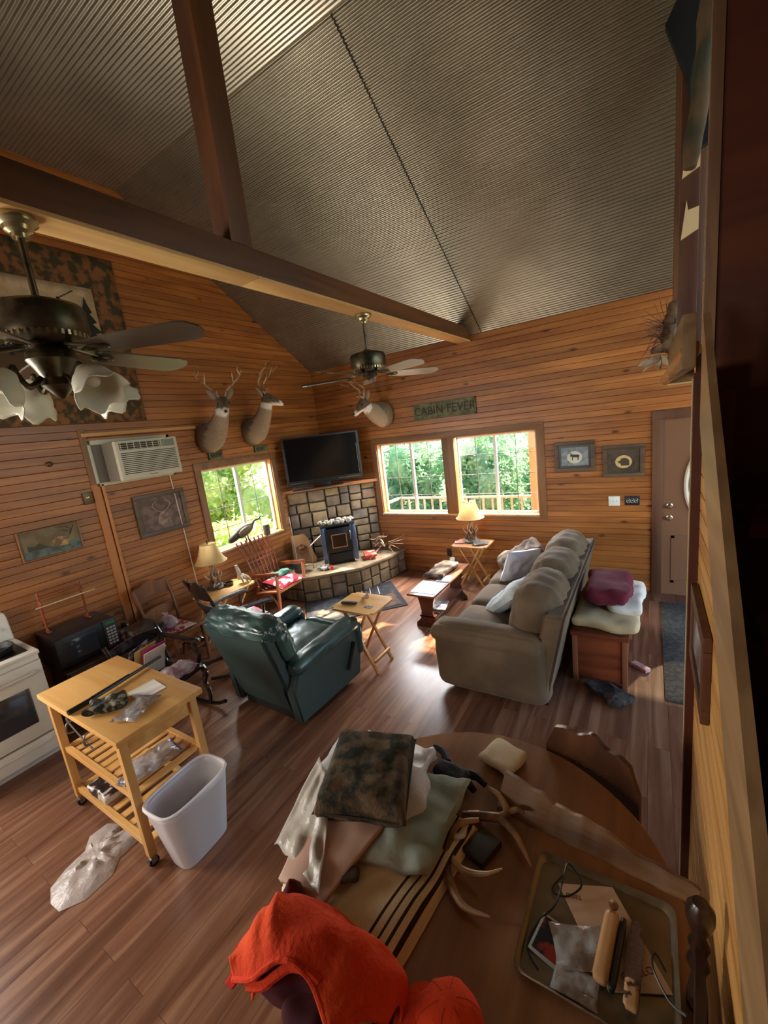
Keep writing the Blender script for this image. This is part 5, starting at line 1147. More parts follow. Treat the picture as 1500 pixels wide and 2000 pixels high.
def deer(label, loc, rz, turn, nod, spread=.24, rack=.32, tine=3, rise=1):
    """local +x out of the wall, z up. turn = head yaw, nod = pitch"""
    t = thing('deer_mount', label, 'deer mount', loc, rz, None)
    path = [(0, 0, -.02, .135, .175), (.07, 0, -.02, .145, .185), (.15, 0, .0, .14, .17), (.235, 0, .06*rise, .118, .145), (.31, 0, .14*rise, .094, .115), (.365, 0, .225*rise, .08, .096), (.405, 0, .31*rise, .072, .085), (.42, 0, .355*rise, .05, .06)]
    mb = MB(); bm = mb.bm; rings = []; n = 22
    P = []
    for i in range(len(path)-1):
        for k in range(3):
            f = k/3; P.append([path[i][j]*(1-f)+path[i+1][j]*f for j in range(5)])
    P.append(list(path[-1]))
    for i, (x, y, z, ry, rn) in enumerate(P):
        a = P[max(0, i-1)]; b = P[min(len(P)-1, i+1)]; tv = Vector((b[0]-a[0], 0, b[2]-a[2])).normalized()
        if i < 2: tv = Vector((1, 0, 0))
        nn = Vector((-tv.z, 0, tv.x))   # up/back side
        rings.append([bm.verts.new(Vector((x, 0, z))+Vector((0, 1, 0))*ry*math.cos(2*PI*k/n)+nn*rn*math.sin(2*PI*k/n)*(1.0 if math.sin(2*PI*k/n) > 0 else 1.05)) for k in range(n)])
    for i in range(len(rings)-1):
        for k in range(n): bm.faces.new((rings[i][k], rings[i][(k+1) % n], rings[i+1][(k+1) % n], rings[i+1][k]))
    bm.faces.new(rings[0][::-1]); bm.faces.new(rings[-1])
    HM = Matrix.Translation((.43, 0, .36*rise)) @ euler(0, 0, turn) @ euler(0, nod, 0)   # head frame: +x muzzle
    hs_ = [(-.07, 0, .0, .03, .035), (-.05, 0, .005, .062, .07), (0, 0, .01, .072, .082), (.05, 0, .008, .066, .074), (.10, 0, -.008, .048, .056), (.15, 0, -.02, .035, .042), (.19, 0, -.027, .031, .036), (.215, 0, -.03, .024, .028), (.225, 0, -.03, .01, .012)]
    hr = []
    for (x, y, z, ry, rz_) in hs_:
        hr.append([bm.verts.new(HM @ Vector((x, ry*math.cos(2*PI*k/n), z+rz_*math.sin(2*PI*k/n)))) for k in range(n)])
    for i in range(len(hr)-1):
        for k in range(n): bm.faces.new((hr[i][k], hr[i][(k+1) % n], hr[i+1][(k+1) % n], hr[i+1][k]))
    bm.faces.new(hr[0][::-1]); bm.faces.new(hr[-1])
    bmesh.ops.recalc_face_normals(bm, faces=bm.faces)
    o = mb.build('body', m_hide, t); ca = o.data.color_attributes.new('coat', 'FLOAT_COLOR', 'POINT')
    HI = HM.inverted(); g1 = Vector(S(92, 72, 54)[:3]); g2 = Vector(S(150, 128, 104)[:3]); wh = Vector(S(214, 204, 190)[:3]); dk = Vector(S(66, 50, 38)[:3])
    for i, v in enumerate(o.data.vertices):
        q = HI @ v.co; c = g1.copy()
        if q.x > -.10 and abs(q.z) < .12 and abs(q.y) < .1 and v.co.x > .36:
            if q.z > .045: c = dk.lerp(g1, max(0, min(1, (abs(q.y)-.02)/.05)))
            elif q.z < -.035 or (q.x > .14 and q.z < -.02): c = wh
            else: c = g1.lerp(dk, .3)
            if .17 < q.x < .20 and q.z > -.03: c = wh
        else:
            front = v.co.x - (.0+.9*v.co.z if v.co.z < .4 else .36)
            if v.co.z > .24*rise and v.co.x > .425: c = wh
            elif v.co.x > .10 and v.co.x > .16+.62*v.co.z: c = g2
            else: c = g1.lerp(g2, .25+.3*noise.noise(v.co*6))
        ca.data[i].color = (c.x, c.y, c.z, 1)
    for s in (-1, 1):
        eye = MB().ell(HM @ Vector((.055, s*.060, .022)), (.016, .012, .015)); eye.build('eye', m_eye, t)
        e = MB(); E = HM @ Matrix.Translation((-.035, s*.055, .04)) @ euler(s*-48, -20, s*18)
        def ef(u, v): 
            L = .16*v; wd = .05*math.sin(PI*min(1, v*.9+.08))**.8*(1-.15*v); a = (u-.5)*2.2
            return E @ Vector((wd*math.sin(a)*-.0 + .028*math.cos(a)*math.sin(PI*min(1, v+.1))-.02, wd*math.sin(a), L))
        e.shell(ef, 9, 9); eo = e.build('ear', [m_hide] and mat('ear_hide', S(132, 114, 98), .9) if 'ear_hide' not in D.materials else D.materials['ear_hide'], t); solid(eo, .004)
        # antler: main beam out, back then forward
        def A(x, y, z): return HM @ Vector((x, s*y, z))
        pts = [A(-.02, .03, .07), A(-.06, .07, .13), A(-.09, spread*.62, .20), A(-.05, spread*.95, .20+rack*.35), A(.03, spread, .20+rack*.68), A(.10, spread*.78, .20+rack*.95)]
        ant = MB().curve(pts, [.016, .014, .013, .011, .008, .002], 8).build('antler', m_antler, t)
        tn = [(A(-.03, .04, .08), A(.0, .05, .13), A(.005, .05, .16)), (A(-.085, spread*.66, .22), A(-.05, spread*.62, .30), A(-.04, spread*.62, .36)),
              (A(-.03, spread*.97, .20+rack*.42), A(.0, spread*.86, .20+rack*.62), A(.01, spread*.86, .20+rack*.80))]
        for q in tn[:tine]: MB().curve(list(q), [.009, .007, .001], 6).build('tine', m_antlerpale, ant)
    MB().ell(HM @ Vector((.222, 0, -.018)), (.014, .022, .014)).build('nose', m_nose, t)
    return t
deer('shoulder mounted deer facing the room above the left side of the small window', (LX+.003, 3.36, 2.475), 5, -38, 26, .25, .30)
deer('shoulder mounted deer with head turned toward the back wall, nearest the corner', (LX+.003, 4.08, 2.51), 4, 34, 12, .26, .32)
deer('small shoulder mounted deer on the back wall left of the sign', (-3.40, H0-.003, 2.53), -104, -20, 30, .16, .24, 2, .42)
# turkey and stump on the sill
t = thing('turkey_figurine', 'dark bronze turkey figure on the sill of the side window', 'figurine', (LX+.02, 3.66, .985), 90)
mb = MB().ell((0, 0, .13), (.12, .055, .065), (0, -18, 0), 3).ell((-.10, 0, .10), (.10, .04, .045), (0, -30, 0), 2); mb.build('body', mat('turkey_bronze', S(58, 46, 34), .5, .3, bump=.5, bscale=40), t)
MB().curve([(.09, 0, .15), (.14, 0, .20), (.19, 0, .205), (.225, 0, .225)], [.025, .014, .010, .012], 8).build('neck', D.materials['turkey_bronze'], t)
for s in (-1, 1): MB().tube([(.02, s*.02, .09), (.03, s*.02, .0)], .006, 6).build('leg', D.materials['turkey_bronze'], t)
for s in (-1, 1): MB().ell((-.01, s*.045, .13), (.09, .02, .045), (0, -16, 0)).build('wing', mat('turkey_wing', S(96, 78, 56), .5, .3), t)
t.scale = (1.45, 1.35, 1.3)
t = thing('wood_stump', 'small upright log stump on the sill right of the turkey', 'stump', (LX+.02, 4.06, .985))
MB().lathe([(0, 0), (.052, 0), (.048, .07), (.05, .15), (0, .152)], n=14).jitter(.006, 20).build('bark', m_bark, t); MB().lathe([(0, .150), (.044, .150), (.044, .156), (0, .156)], n=14).build('cut_face', m_antlerpale, t)
# ---------------- ceiling fans ----------------
m_fan = mat('fan_pewter', S(96, 88, 68), .38, .85, vcol=S(60, 54, 42), vscale=10)
m_fanlt = mat('fan_antique', S(170, 158, 120), .3, .85)
m_blade = wood('fan_blade', S(74, 62, 50), S(92, 80, 66), 'x', scale=8, rough=.35, coat=.3)
m_tulip = mat('frosted_glass', S(214, 214, 196), .35, alpha=1, subs=.3, emit=0)
def fan(label, loc, angs, lights):
    t = thing('ceiling_fan', label, 'ceiling fan', loc, 0, 'ceiling fans under the tie beam')
    MB().lathe([(0, 0), (.068, 0), (.072, -.01), (.070, -.022), (.05, -.035), (.046, -.05), (.03, -.06), (.028, -.075), (0, -.076)], n=28).build('canopy', m_fanlt, t)
    MB().tube([(0, 0, -.06), (0, 0, -.31)], .013, 12).build('downrod', m_fan, t)
    MB().lathe([(0, -.285), (.03, -.287), (.05, -.30), (.10, -.31), (.145, -.325), (.155, -.34), (.155, -.42), (.148, -.44), (.12, -.455), (.10, -.47), (.07, -.475), (0, -.476)], n=40).build('motor_housing', m_fan, t)
    v = MB()
    for k in range(40):
        a = k*PI/20; v.box((.148*math.cos(a), .148*math.sin(a), -.446), (.006, .010, .018), (0, 0, math.degrees(a)))
    v.build('vent_ring', m_fanlt, t, False)
    for a in angs:
        br = MB(); br.bar((.08, 0, -.475), (.22, 0, -.50), .012, .03, (0, 1, 0)).tube([(.21+.045*math.cos(k*PI/8), .03*math.sin(k*PI/8)+.0, -.505) for k in range(16)], .006, 6, closed=True).tube([(.21+.03*math.cos(k*PI/8), .018*math.sin(k*PI/8), -.507) for k in range(16)], .004, 6, closed=True)
        b = br.build('blade_arm', m_fan, t); b.rotation_euler.z = math.radians(a)
        bl = MB(); pts = [(.19, -.045), (.30, -.062), (.58, -.072), (.63, -.062), (.665, -.02), (.665, .02), (.63, .062), (.58, .072), (.30, .062), (.19, .045)]
        bl.poly([(x, y, -.004) for x, y in pts], (0, 0, .007)); bo = bl.build('blade', m_blade, t, False); bo.rotation_euler = (math.radians(-15), 0, math.radians(a)); bo.location = (0, 0, -.497)
    if lights:
        MB().lathe([(0, -.47), (.06, -.475), (.085, -.50), (.09, -.53), (.07, -.56), (.05, -.60), (.06, -.63), (.03, -.66), (.015, -.68), (0, -.685)], n=28).build('light_kit', m_fan, t)
        for k in range(4):
            a = math.radians(10+90*k); ca, sa = math.cos(a), math.sin(a)
            MB().curve([(.06*ca, .06*sa, -.60), (.11*ca, .11*sa, -.64), (.14*ca, .14*sa, -.60), (.15*ca, .15*sa, -.565), (.165*ca, .165*sa, -.58)], [.010, .012, .01, .009, .012], 8).build('scroll_arm', m_fan, t)
            T = Matrix.Translation((.165*ca, .165*sa, -.585)) @ Matrix.Rotation(a, 4, 'Z') @ euler(0, -38, 0) @ euler(180, 0, 0)
            sh = MB()
            def tf(u, v, T=T):
                r = [.025, .045, .072, .082, .085, .096][min(5, int(v*5))]; i = int(v*5); f = v*5-i
                rr = [.025, .045, .070, .080, .084, .100, .100]; r = rr[i]*(1-f)+rr[min(6, i+1)]*f
                aa = 2*PI*u; z = .005+.135*v+(.016*math.sin(6*aa)*max(0, v-.7)/.3)
                r *= 1+.07*math.sin(6*aa)*max(0, v-.5)
                return T @ Vector((r*math.cos(aa), r*math.sin(aa), z))
            sh.shell(tf, 36, 12, cu=True); so = sh.build('glass_shade', m_tulip, t); solid(so, .003)
            MB().ell(T @ Vector((0, 0, .07)), (.028, .028, .028)).build('bulb', mat('unlit_bulb', S(226, 226, 214), .2) if 'unlit_bulb' not in D.materials else D.materials['unlit_bulb'], so)
    else:
        MB().lathe([(0, -.475), (.06, -.478), (.065, -.51), (.04, -.535), (0, -.54)], n=24).build('switch_cup', m_fan, t)
        MB().curve([(.03, 0, -.53), (.035, -.01, -.56), (.02, -.01, -.60)], .004, 6).build('pull_chain', m_steel, t)
    return t
fan('near ceiling fan with tulip glass shades at the left edge', (-2.075, .83, 3.28), (26, 98, 170, 242, 314), True)
fan('far ceiling fan without light shades in the middle of the room', (-2.075, 3.2, 3.28), (52, -20, -92, -164, 124), False)
# ---------------- butcher block cart ----------------
t = thing('kitchen_cart', 'birch butcher block cart on casters left of the wastebasket', 'cart', (-2.88, 1.02, 0))
tw, td, th_ = .53, .255, .875
MB().b2(-tw, tw, -td, td, th_-.035, th_, .004).build('top', m_birch, t)
for sx in (-1, 1):
    for sy in (-1, 1):
        MB().b2(sx*.46-.022, sx*.46+.022, sy*.21-.022, sy*.21+.022, .075, th_-.035, .003).build('leg', m_birchz, t)
        cs = MB().tube([(sx*.46-.012, sy*.21, .03), (sx*.46+.012, sy*.21, .03)], .029, 16).build('caster_wheel', m_black, t)
        MB().b2(sx*.46-.02, sx*.46-.015, sy*.21-.015, sy*.21+.015, .025, .075).b2(sx*.46+.015, sx*.46+.02, sy*.21-.015, sy*.21+.015, .025, .075).lathe([(.012, .06), (.012, .08)], (sx*.46, sy*.21, 0), 10).build('fork', m_steel, cs)
mb = MB().b2(-.46, .46, .195, .215, th_-.15, th_-.035).b2(-.46, -.44, -.2, .2, th_-.15, th_-.035); mb.build('apron', m_birch, t, False)
dr_ = MB().b2(.44, .462, -.19, .19, th_-.155, th_-.04, .003).build('drawer', m_birch, t)
MB().b2(-.46, .46, -.215, -.195, th_-.075, th_-.035).build('front_rail', m_birch, t, False)
for z, nm in ((.46, 'upper'), (.135, 'lower')):
    mb = MB().b2(-.46, .46, -.22, -.19, z-.02, z+.02, .002).b2(-.46, .46, .19, .22, z-.02, z+.02, .002); mb.build(nm+'_shelf_rails', m_birch, t, False)
    mb = MB()
    n = 11 if nm == 'upper' else 9
    for k in range(n): mb.b2(-.43+k*.86/(n-1)-.028, -.43+k*.86/(n-1)+.028, -.19, .19, z, z+.012, .002)
    mb.build(nm+'_shelf', m_birch, t, False)
for x in (-.1, .14): MB().curve([(x, -.215, .80), (x, -.26, .795), (x+.0, -.27, .74), (x, -.235, .725)], .006, 7).build('hook', m_steel, t)
MB().curve([(-.12, -.245, .83), (-.1, -.25, .80), (.12, -.25, .72), (.18, -.245, .705)], .005, 6).build('towel_bar', m_steel, t)
ct = .876
o = MB().tube([(.03, -.26, .018), (.02, -.12, .018)], .017, 10).tube([(.02, -.13, .018), (.0, .0, .018), (-.06, .36, .018)], [.012, .012, .010], 8).tube([(.02, -.13, .032), (-.02, .12, .030)], .006, 6).build('rod_case', mat('rifle_black', S(26, 22, 22), .35), None, loc=(-2.93, 1.02, ct)); tag(o, 'long thin black rod lying diagonally across the butcher block cart', 'rod')
o = MB().rbox((0, 0, 0), (.20, .14, .05), .024, None, 12).jitter(.035, 16, 4, .7).build('camo_gloves', mat('camo_dark', S(22, 20, 18), .9, vcol=S(130, 120, 96), vscale=26, vmin=.5, vmax=.62), None, loc=(-2.735, .905, ct+.026)); o.rotation_euler.z = .9; tag(o, 'black and olive camouflage gloves bundled on the cart top', 'gloves')
o = MB().box((0, 0, .003), (.18, .16, .004)).build('paper_sheet', mat('lined_paper', S(226, 220, 208), .8, vcol=S(204, 196, 184), vscale=30, stretch=(1, .1, 1)), None, False, (-2.68, 1.11, ct)); o.rotation_euler.z = -.1; tag(o, 'white square of paper on the cart top beside the black rod', 'paper')
m_zip = mat('zip_bag', S(186, 190, 196), .08, alpha=.6, bump=1, bscale=22, vcol=S(130, 110, 96), vscale=12, coat=1)
def zipbag(label, loc, rz, L, W, T=.02, seed=1):
    mb = MB().pillow((0, 0, T*.5), L, W, T, None, 18, 6, .010, seed); mb.jitter(.008, 25, seed)
    t = thing('zip_bag', label, 'bag', loc, rz); mb.build('bag', m_zip, t); MB().box((L*.5-.012, 0, T*.6), (.012, W*.92, .004)).build('zip_strip', mat('zip_blue', S(96, 88, 140), .3) if 'zip_blue' not in D.materials else D.materials['zip_blue'], t); return t
zipbag('clear zip bag lying over the paper on the near side of the cart top', (-2.53, .97, ct+.006), 114, .24, .155, .022, 3)
zipbag('clear zip bag bulging on the upper slatted shelf of the cart', (-2.57, 1.0, .476), 82, .30, .19, .05, 5)
zipbag('small clear bag at the near edge of the upper cart shelf', (-2.58, .86, .476), -70, .13, .06, .04, 8)
o = MB().rbox((0, 0, .03), (.26, .17, .06), .02, None, 10).jitter(.02, 14, 2, .5).build('snack_bags', mat('cart_packets', S(44, 34, 34), .3, vcol=S(190, 176, 164), vscale=13, vmin=.52, vmax=.6), None, loc=(-3.06, .90, .152)); tag(o, 'dark and white patterned packets on the lowest shelf of the cart', 'packets')
# wastebasket
t = thing('wastebasket', 'empty white plastic wastebasket standing beside the cart', 'bin', (-2.28, 1.02, 0), 4)
def binf(a0, b0, a1, b1, z0, z1, ins=0):
    def f(u, v):
        a = 2*PI*u; p = 4.2; ca, sa = math.cos(a), math.sin(a); r = (abs(ca)**p+abs(sa)**p)**(-1/p)
        hx = a0+(a1-a0)*v-ins; hy = b0+(b1-b0)*v-ins
        return Vector((hx*r*ca, hy*r*sa+.0, z0+(z1-z0)*v))
    return f
m_bin = mat('white_bin_plastic', S(206, 202, 206), .35)
mb = MB().shell(binf(.09, .15, .135, .215, .004, .42), 56, 10, cu=True); bf = binf(.09, .15, .135, .215, .004, .42)
vs = [mb.bm.verts.new(bf(k/56, 0)) for k in range(56)]; mb.bm.faces.new(vs); bmesh.ops.remove_doubles(mb.bm, verts=mb.bm.verts, dist=.0005)
solid(mb.build('body', m_bin, t), .003)
MB().tube([bf(k/56, 1)*1.0+Vector((0, 0, 0)) for k in range(56)], .009, 8, closed=True).build('rim', mat('bin_rim', S(226, 222, 226), .3), t)
# carrier bag on the floor
def bagmesh():
    mb = MB(); bm = mb.bm; out = [(-.02, -.05), (.03, -.10), (.10, -.06), (.15, .06), (.14, .16), (.18, .26), (.22, .36), (.19, .43), (.13, .40), (.08, .34), (.06, .40), (.0, .42), (-.04, .34), (-.02, .24), (-.05, .14), (-.06, .04)]
    cx_, cy_ = .06, .16; n = len(out)*4; R_ = 9; V = []
    for k in range(n):
        i = k//4; f = (k % 4)/4; a = Vector(out[i]); b = Vector(out[(i+1) % len(out)]); p = a.lerp(b, f); row = []
        for j in range(R_+1):
            s = j/R_; x = cx_+(p.x-cx_)*s; y = cy_+(p.y-cy_)*s; h = .055*(1-s**3)*(.5+.7*abs(noise.noise(Vector((x*14, y*14, 2)))))+.028*max(0, noise.noise(Vector((x*30, y*30, 5))))*(1-s**4)
            row.append(bm.verts.new((x, y, .003+h)))
        V.append(row)
    for k in range(n):
        for j in range(R_): bm.faces.new((V[k][j], V[(k+1) % n][j], V[(k+1) % n][j+1], V[k][j+1]))
    bmesh.ops.remove_doubles(bm, verts=bm.verts, dist=.0005); return mb
bm__ = bagmesh()
for v in bm__.bm.verts: v.co.x = .06+(v.co.x-.06)*1.6
o = bm__.build('carrier_bag', mat('thin_white_plastic', S(206, 194, 188), .3, alpha=.72, bump=.8, bscale=26), None, loc=(-2.72, .49, .001)); o.rotation_euler.z = .62; tag(o, 'crumpled white carrier bag lying on the floor in front of the cart', 'bag')
# ---------------- round table ----------------
TC = (-.53, 1.11); TZ = .75
m_tt = wood('oak_table_top', S(120, 80, 52), S(156, 112, 78), 'y', scale=7, rough=.26, coat=.25)
t = thing('round_table', 'round brown oak pedestal table in the foreground covered with things', 'table', (TC[0], TC[1], 0))
mb = MB().lathe([(0, TZ-.03), (.645, TZ-.03), (.657, TZ-.022), (.657, TZ-.006), (.650, TZ), (0, TZ)], n=96); mb.build('top', m_tt, t)
MB().lathe([(.56, TZ-.10), (.58, TZ-.10), (.58, TZ-.03), (.56, TZ-.03)], n=64).build('apron', m_oak, t)
MB().lathe([(0, .10), (.11, .10), (.12, .14), (.08, .18), (.07, .28), (.10, .36), (.11, .44), (.07, .52), (.09, .62), (.16, .66), (.16, .70), (0, .70)], n=28).build('pedestal', m_oak, t)
for k in range(4):
    a = PI/4+k*PI/2; MB().curve([(.06*math.cos(a), .06*math.sin(a), .18), (.2*math.cos(a), .2*math.sin(a), .14), (.34*math.cos(a), .34*math.sin(a), .04), (.42*math.cos(a), .42*math.sin(a), .025)], [.045, .04, .03, .022], 8).build('foot', m_oak, t)
# pressed-back chair tucked at the far right side of the table
m_press = wood('press_back_wood', S(74, 44, 28), S(104, 66, 42), 'x', scale=6, rough=.4)
t = thing('press_back_chair', 'dark brown chair with scalloped solid back tucked at the far side of the round table', 'chair', (-.306, 1.48, 0), -112)
MB().b2(-.20, .20, -.21, .21, .43, .46, .012).build('seat', m_press, t)
for s in (-1, 1):
    MB().lathe([(.014, 0), (.02, .12), (.013, .2), (.021, .32), (.016, .43)], (.16, s*.17, 0), 10).build('leg', m_press, t)
    MB().tube([(-.22, s*.19, 0), (-.17, s*.18, .45), (-.21, s*.165, .60)], [.014, .018, .012], 9).build('rear_leg', m_press, t)
    MB().tube([(-.188, s*.08, .45), (-.215, s*.085, .60)], .010, 8).build('back_spindle', m_press, t)
MB().bar((.16, -.17, .2), (.16, .17, .2), .02, .02).bar((-.2, -.18, .22), (-.2, .18, .22), .02, .02).build('stretcher', m_press, t)
def topz(u):
    y = 2*u-1; return .865+.05*math.exp(-(y/.22)**2)*1.0+.02*math.exp(-((abs(y)-.55)/.25)**2)-.10*max(0, abs(y)-.80)/.2
mb = MB(); splat(mb, -.205, .205, lambda u: .52+.05*abs(2*u-1)**3, lambda u: max(.70, topz(u)), lambda y: -.245-.03*(1-(y/.2)**2), .022, 40); pb = mb.build('pressed_back', m_press, t)
m = MB()
for s in (-1, 1): m.curve([(-.262, s*.03, .73), (-.260, s*.08, .77), (-.255, s*.12, .75), (-.256, s*.09, .72), (-.26, s*.06, .74)], .004, 6)
m.tube([(-.266, .03*math.cos(k*PI/8), .77+.022*math.sin(k*PI/8)) for k in range(16)], .004, 6, closed=True)
m.build('carving', m_press, pb)
# turned dark chair at the right edge of the table
t = thing('turned_post_chair', 'nearly black chair with turned finial posts between the table and the stair wall', 'chair', (-.05, .86, 0), 176)
MB().b2(-.15, .22, -.21, .19, .43, .46, .012).build('seat', m_dkwood, t)
for s in (-1, 1):
    MB().lathe([(.014, 0), (.022, .1), (.014, .18), (.022, .3), (.015, .43)], (.17, s*.17, 0), 10).build('leg', m_dkwood, t)
    n = [(.016, 0), (.02, .2), (.016, .43), (.024, .50), (.015, .54), (.022, .60), (.026, .70), (.022, .80), (.014, .86), (.026, .90), (.017, .93), (.024, .96), (.014, .99), (.024, 1.015), (.031, 1.045), (.030, 1.07), (.018, 1.09), (.0, 1.092)]
    st_ = MB().lathe(n, (-.150, s*.175, 0), 16).build('back_post', m_dkwood, t)
mb = MB(); splat(mb, -.16, .16, lambda u: .80, lambda u: .97, lambda y: -.152, .02); mb.build('crest_rail', m_dkwood, t)
mb = MB(); splat(mb, -.16, .16, lambda u: .60, lambda u: .66, lambda y: -.152, .02); mb.build('back_rail', m_dkwood, t)
for k in range(3): MB().lathe([(.008, .66), (.014, .72), (.008, .80)], (-.152, (k-1)*.08, 0), 8).build('back_spindle', m_dkwood, t)
MB().bar((.17, -.17, .2), (.17, .17, .2), .02, .02).build('stretcher', m_dkwood, t)
# serving tray and contents
Z0 = TZ+.001
m_tray = mat('pewter_tray', S(112, 100, 80), .32, .55, vcol=S(130, 118, 96), vscale=5)
t = thing('serving_tray', 'square pewter coloured tray at the right of the round table', 'tray', (-.125, 1.055, Z0), 0)
mb = MB(); L, W = .195, .185
mb.b2(-L+.01, L-.01, -W+.01, W-.01, 0, .006, .002).build('base', m_tray, t)
def rr(hx, hy, z, r=.03, n=6):
    o = []
    for (sx, sy, a0) in ((1, 1, 0), (-1, 1, 90), (-1, -1, 180), (1, -1, 270)):
        for k in range(n+1):
            a = math.radians(a0+90*k/n); o.append(Vector((sx*(hx-r)+r*math.cos(a), sy*(hy-r)+r*math.sin(a), z)))
    return o
mb = MB(); rs = [rr(L-.012, W-.012, .004), rr(L, W, .020), rr(L+.006, W+.006, .0215), rr(L+.006, W+.006, .018)]
vv = [[mb.bm.verts.new(p) for p in r] for r in rs]
for a, b in zip(vv[:-1], vv[1:]):
    for k in range(len(a)): mb.bm.faces.new((a[k], a[(k+1) % len(a)], b[(k+1) % len(a)], b[k]))
mb.build('rim', m_tray, t)
tz = Z0+.0075
def quad(name, label, cat, pts, z, mt, th=.0015, group=None):
    o = MB().poly([(x, y, 0) for x, y in pts], (0, 0, th)).build(name, mt, None, False, (0, 0, z)); return tag(o, label, cat, group)
m_env = mat('kraft_cream', S(188, 160, 134), .7, vcol=S(204, 180, 156), vscale=5, bump=.15, bscale=10)
e = D.objects.new('envelope', None); C.objects.link(e); e.location = (-.115, 1.07, tz+.004); tag(e, 'large cream paper bag lying diagonally in the pewter tray', 'envelope')
mb = MB(); pts = [(-.135, .09), (.02, .155), (.175, -.06), (.03, -.13)]
mb.poly([(x, y, 0) for x, y in pts], (0, 0, .003)); mb.build('sheet', m_env, e, False)
m_ink = mat('red_brown_ink', S(120, 52, 40), .7)
l = txt('OBEL', .020, m_ink, e, (-.085, .07, .0034), (0, 0, 15), .0004)
l = txt('CABELO', .024, m_ink, e, (.095, -.055, .0034), (0, 0, 38), .0004)
t = thing('cd_case', 'clear square disc case in the near left corner of the tray', 'case', (-.235, .985, tz+.001), -12)
MB().b2(-.052, .052, -.058, .058, 0, .008, .001).build('case', mat('clear_case', S(150, 156, 160), .08, coat=1), t); MB().b2(-.044, .04, -.05, .05, .008, .009).build('sleeve', mat('sleeve_dark', S(30, 30, 36), .2, vcol=S(130, 40, 34), vscale=14, vmin=.5, vmax=.56), t, False)
o = MB().pillow((0, 0, .008), .15, .12, .014, None, 14, 6, .008, 4).build('plastic_sleeve', m_zip, None, loc=(-.165, 1.0, tz+.010)); o.rotation_euler.z = .4; tag(o, 'crinkled clear plastic sleeve on top of the disc case', 'bag')
o = MB().pillow((0, 0, .008), .12, .08, .016, None, 14, 6, .008, 9).build('plastic_sleeve', m_zip, None, loc=(-.165, .915, tz)); tag(o, 'small clear packet at the near edge of the pewter tray', 'bag')
t = thing('folding_knife', 'tan handled knife case standing out on the cream paper bag', 'knife', (-.098, 1.035, tz+.010), 84)
MB().rbox((0, 0, .016), (.20, .040, .030), .014, None, 10).build('handle', wood('tan_handle', S(168, 126, 84), S(204, 164, 118), 'x', scale=14, rough=.3), t); MB().rbox((-.0, -.03, .012), (.20, .018, .022), .008, None, 8).build('dark_edge', m_black, t)
MB().lathe([(0, 0), (.012, .002), (.014, .01), (0, .016)], (.11, 0, .022), 12).build('rivet', m_oak, t)
t = thing('leather_sheath', 'brown leather knife sheath right of the tan knife in the tray', 'sheath', (-.03, 1.03, tz+.008), 88)
MB().poly([(-.10, -.018, 0), (.06, -.022, 0), (.075, -.010, 0), (.10, -.014, 0), (.115, 0, 0), (.10, .014, 0), (.075, .008, 0), (.06, .020, 0), (-.10, .018, 0)], (0, 0, .016)).build('sheath', mat('brown_leather', S(92, 64, 50), .6, bump=.5, bscale=60), t)
MB().rbox((-.085, 0, .022), (.07, .035, .02), .009, None, 8).build('snap_flap', mat('pale_leather', S(186, 146, 104), .4, vcol=S(60, 38, 28), vscale=40, vmin=.5, vmax=.56), t)
c = MB().curve([(-.24, 1.19, tz+.01), (-.265, 1.13, tz+.006), (-.22, 1.12, tz+.02), (-.18, 1.17, tz+.03), (-.225, 1.21, tz+.045), (-.23, 1.14, tz+.06), (-.245, 1.08, tz+.02), (-.285, 1.02, tz+.005), (-.30, .94, tz+.005), (-.26, .90, tz+.005)], .003, 6).build('coiled_cable', m_black, None); tag(c, 'coiled thin black cord in the far left corner of the tray', 'cord')
c = MB().curve([(.045, 1.04, tz+.03), (.02, 1.06, tz+.05), (.015, 1.02, tz+.05), (.05, .97, tz+.04), (.085, .95, tz+.05)], .003, 6).build('headphone_lead', m_black, None); tag(c, 'short black lead looping over the right rim of the tray', 'cord')
# natural edge slab
mb = MB(); bm = mb.bm; n = 30; V = []
a = Vector((-.50, 1.44, Z0)); b = Vector((.142, 1.315, Z0)); d_ = (b-a).normalized(); pn = Vector((d_.y, -d_.x, 0))
for i in range(n+1):
    f = i/n; c_ = a.lerp(b, f); h = .115*(1-f)+.035*f+.010*noise.noise(Vector((f*9, 0, 1)))*(0 if f < .15 else 1)+.012*math.sin(f*15)*(0 if f < .3 else 1)*(1-f*.5); w_ = .030*(1-f*.3)+.006*noise.noise(Vector((f*12, 3, 1)))
    lean = .05*(1-f)+.01
    V.append([bm.verts.new(c_+pn*(w_+lean)), bm.verts.new(c_-pn*0), bm.verts.new(c_-pn*w_*.4+Vector((0, 0, h*.95))), bm.verts.new(c_+pn*w_*.3+Vector((0, 0, h)))])
for i in range(n):
    for k in range(4): bm.faces.new((V[i][k], V[i][(k+1) % 4], V[i+1][(k+1) % 4], V[i+1][k]))
bm.faces.new(V[0]); bm.faces.new(V[-1][::-1]); bmesh.ops.subdivide_edges(bm, edges=bm.edges[:], cuts=1); mb.jitter(.004, 22)
for v in bm.verts: v.co.z = max(v.co.z, Z0)
o = mb.build('live_edge_slab', wood('driftwood_slab', S(100, 70, 44), S(150, 114, 78), 'x', scale=12, rough=.5), None, ang=50); tag(o, 'long tapering live-edge wooden slab lying across the right of the round table', 'slab')
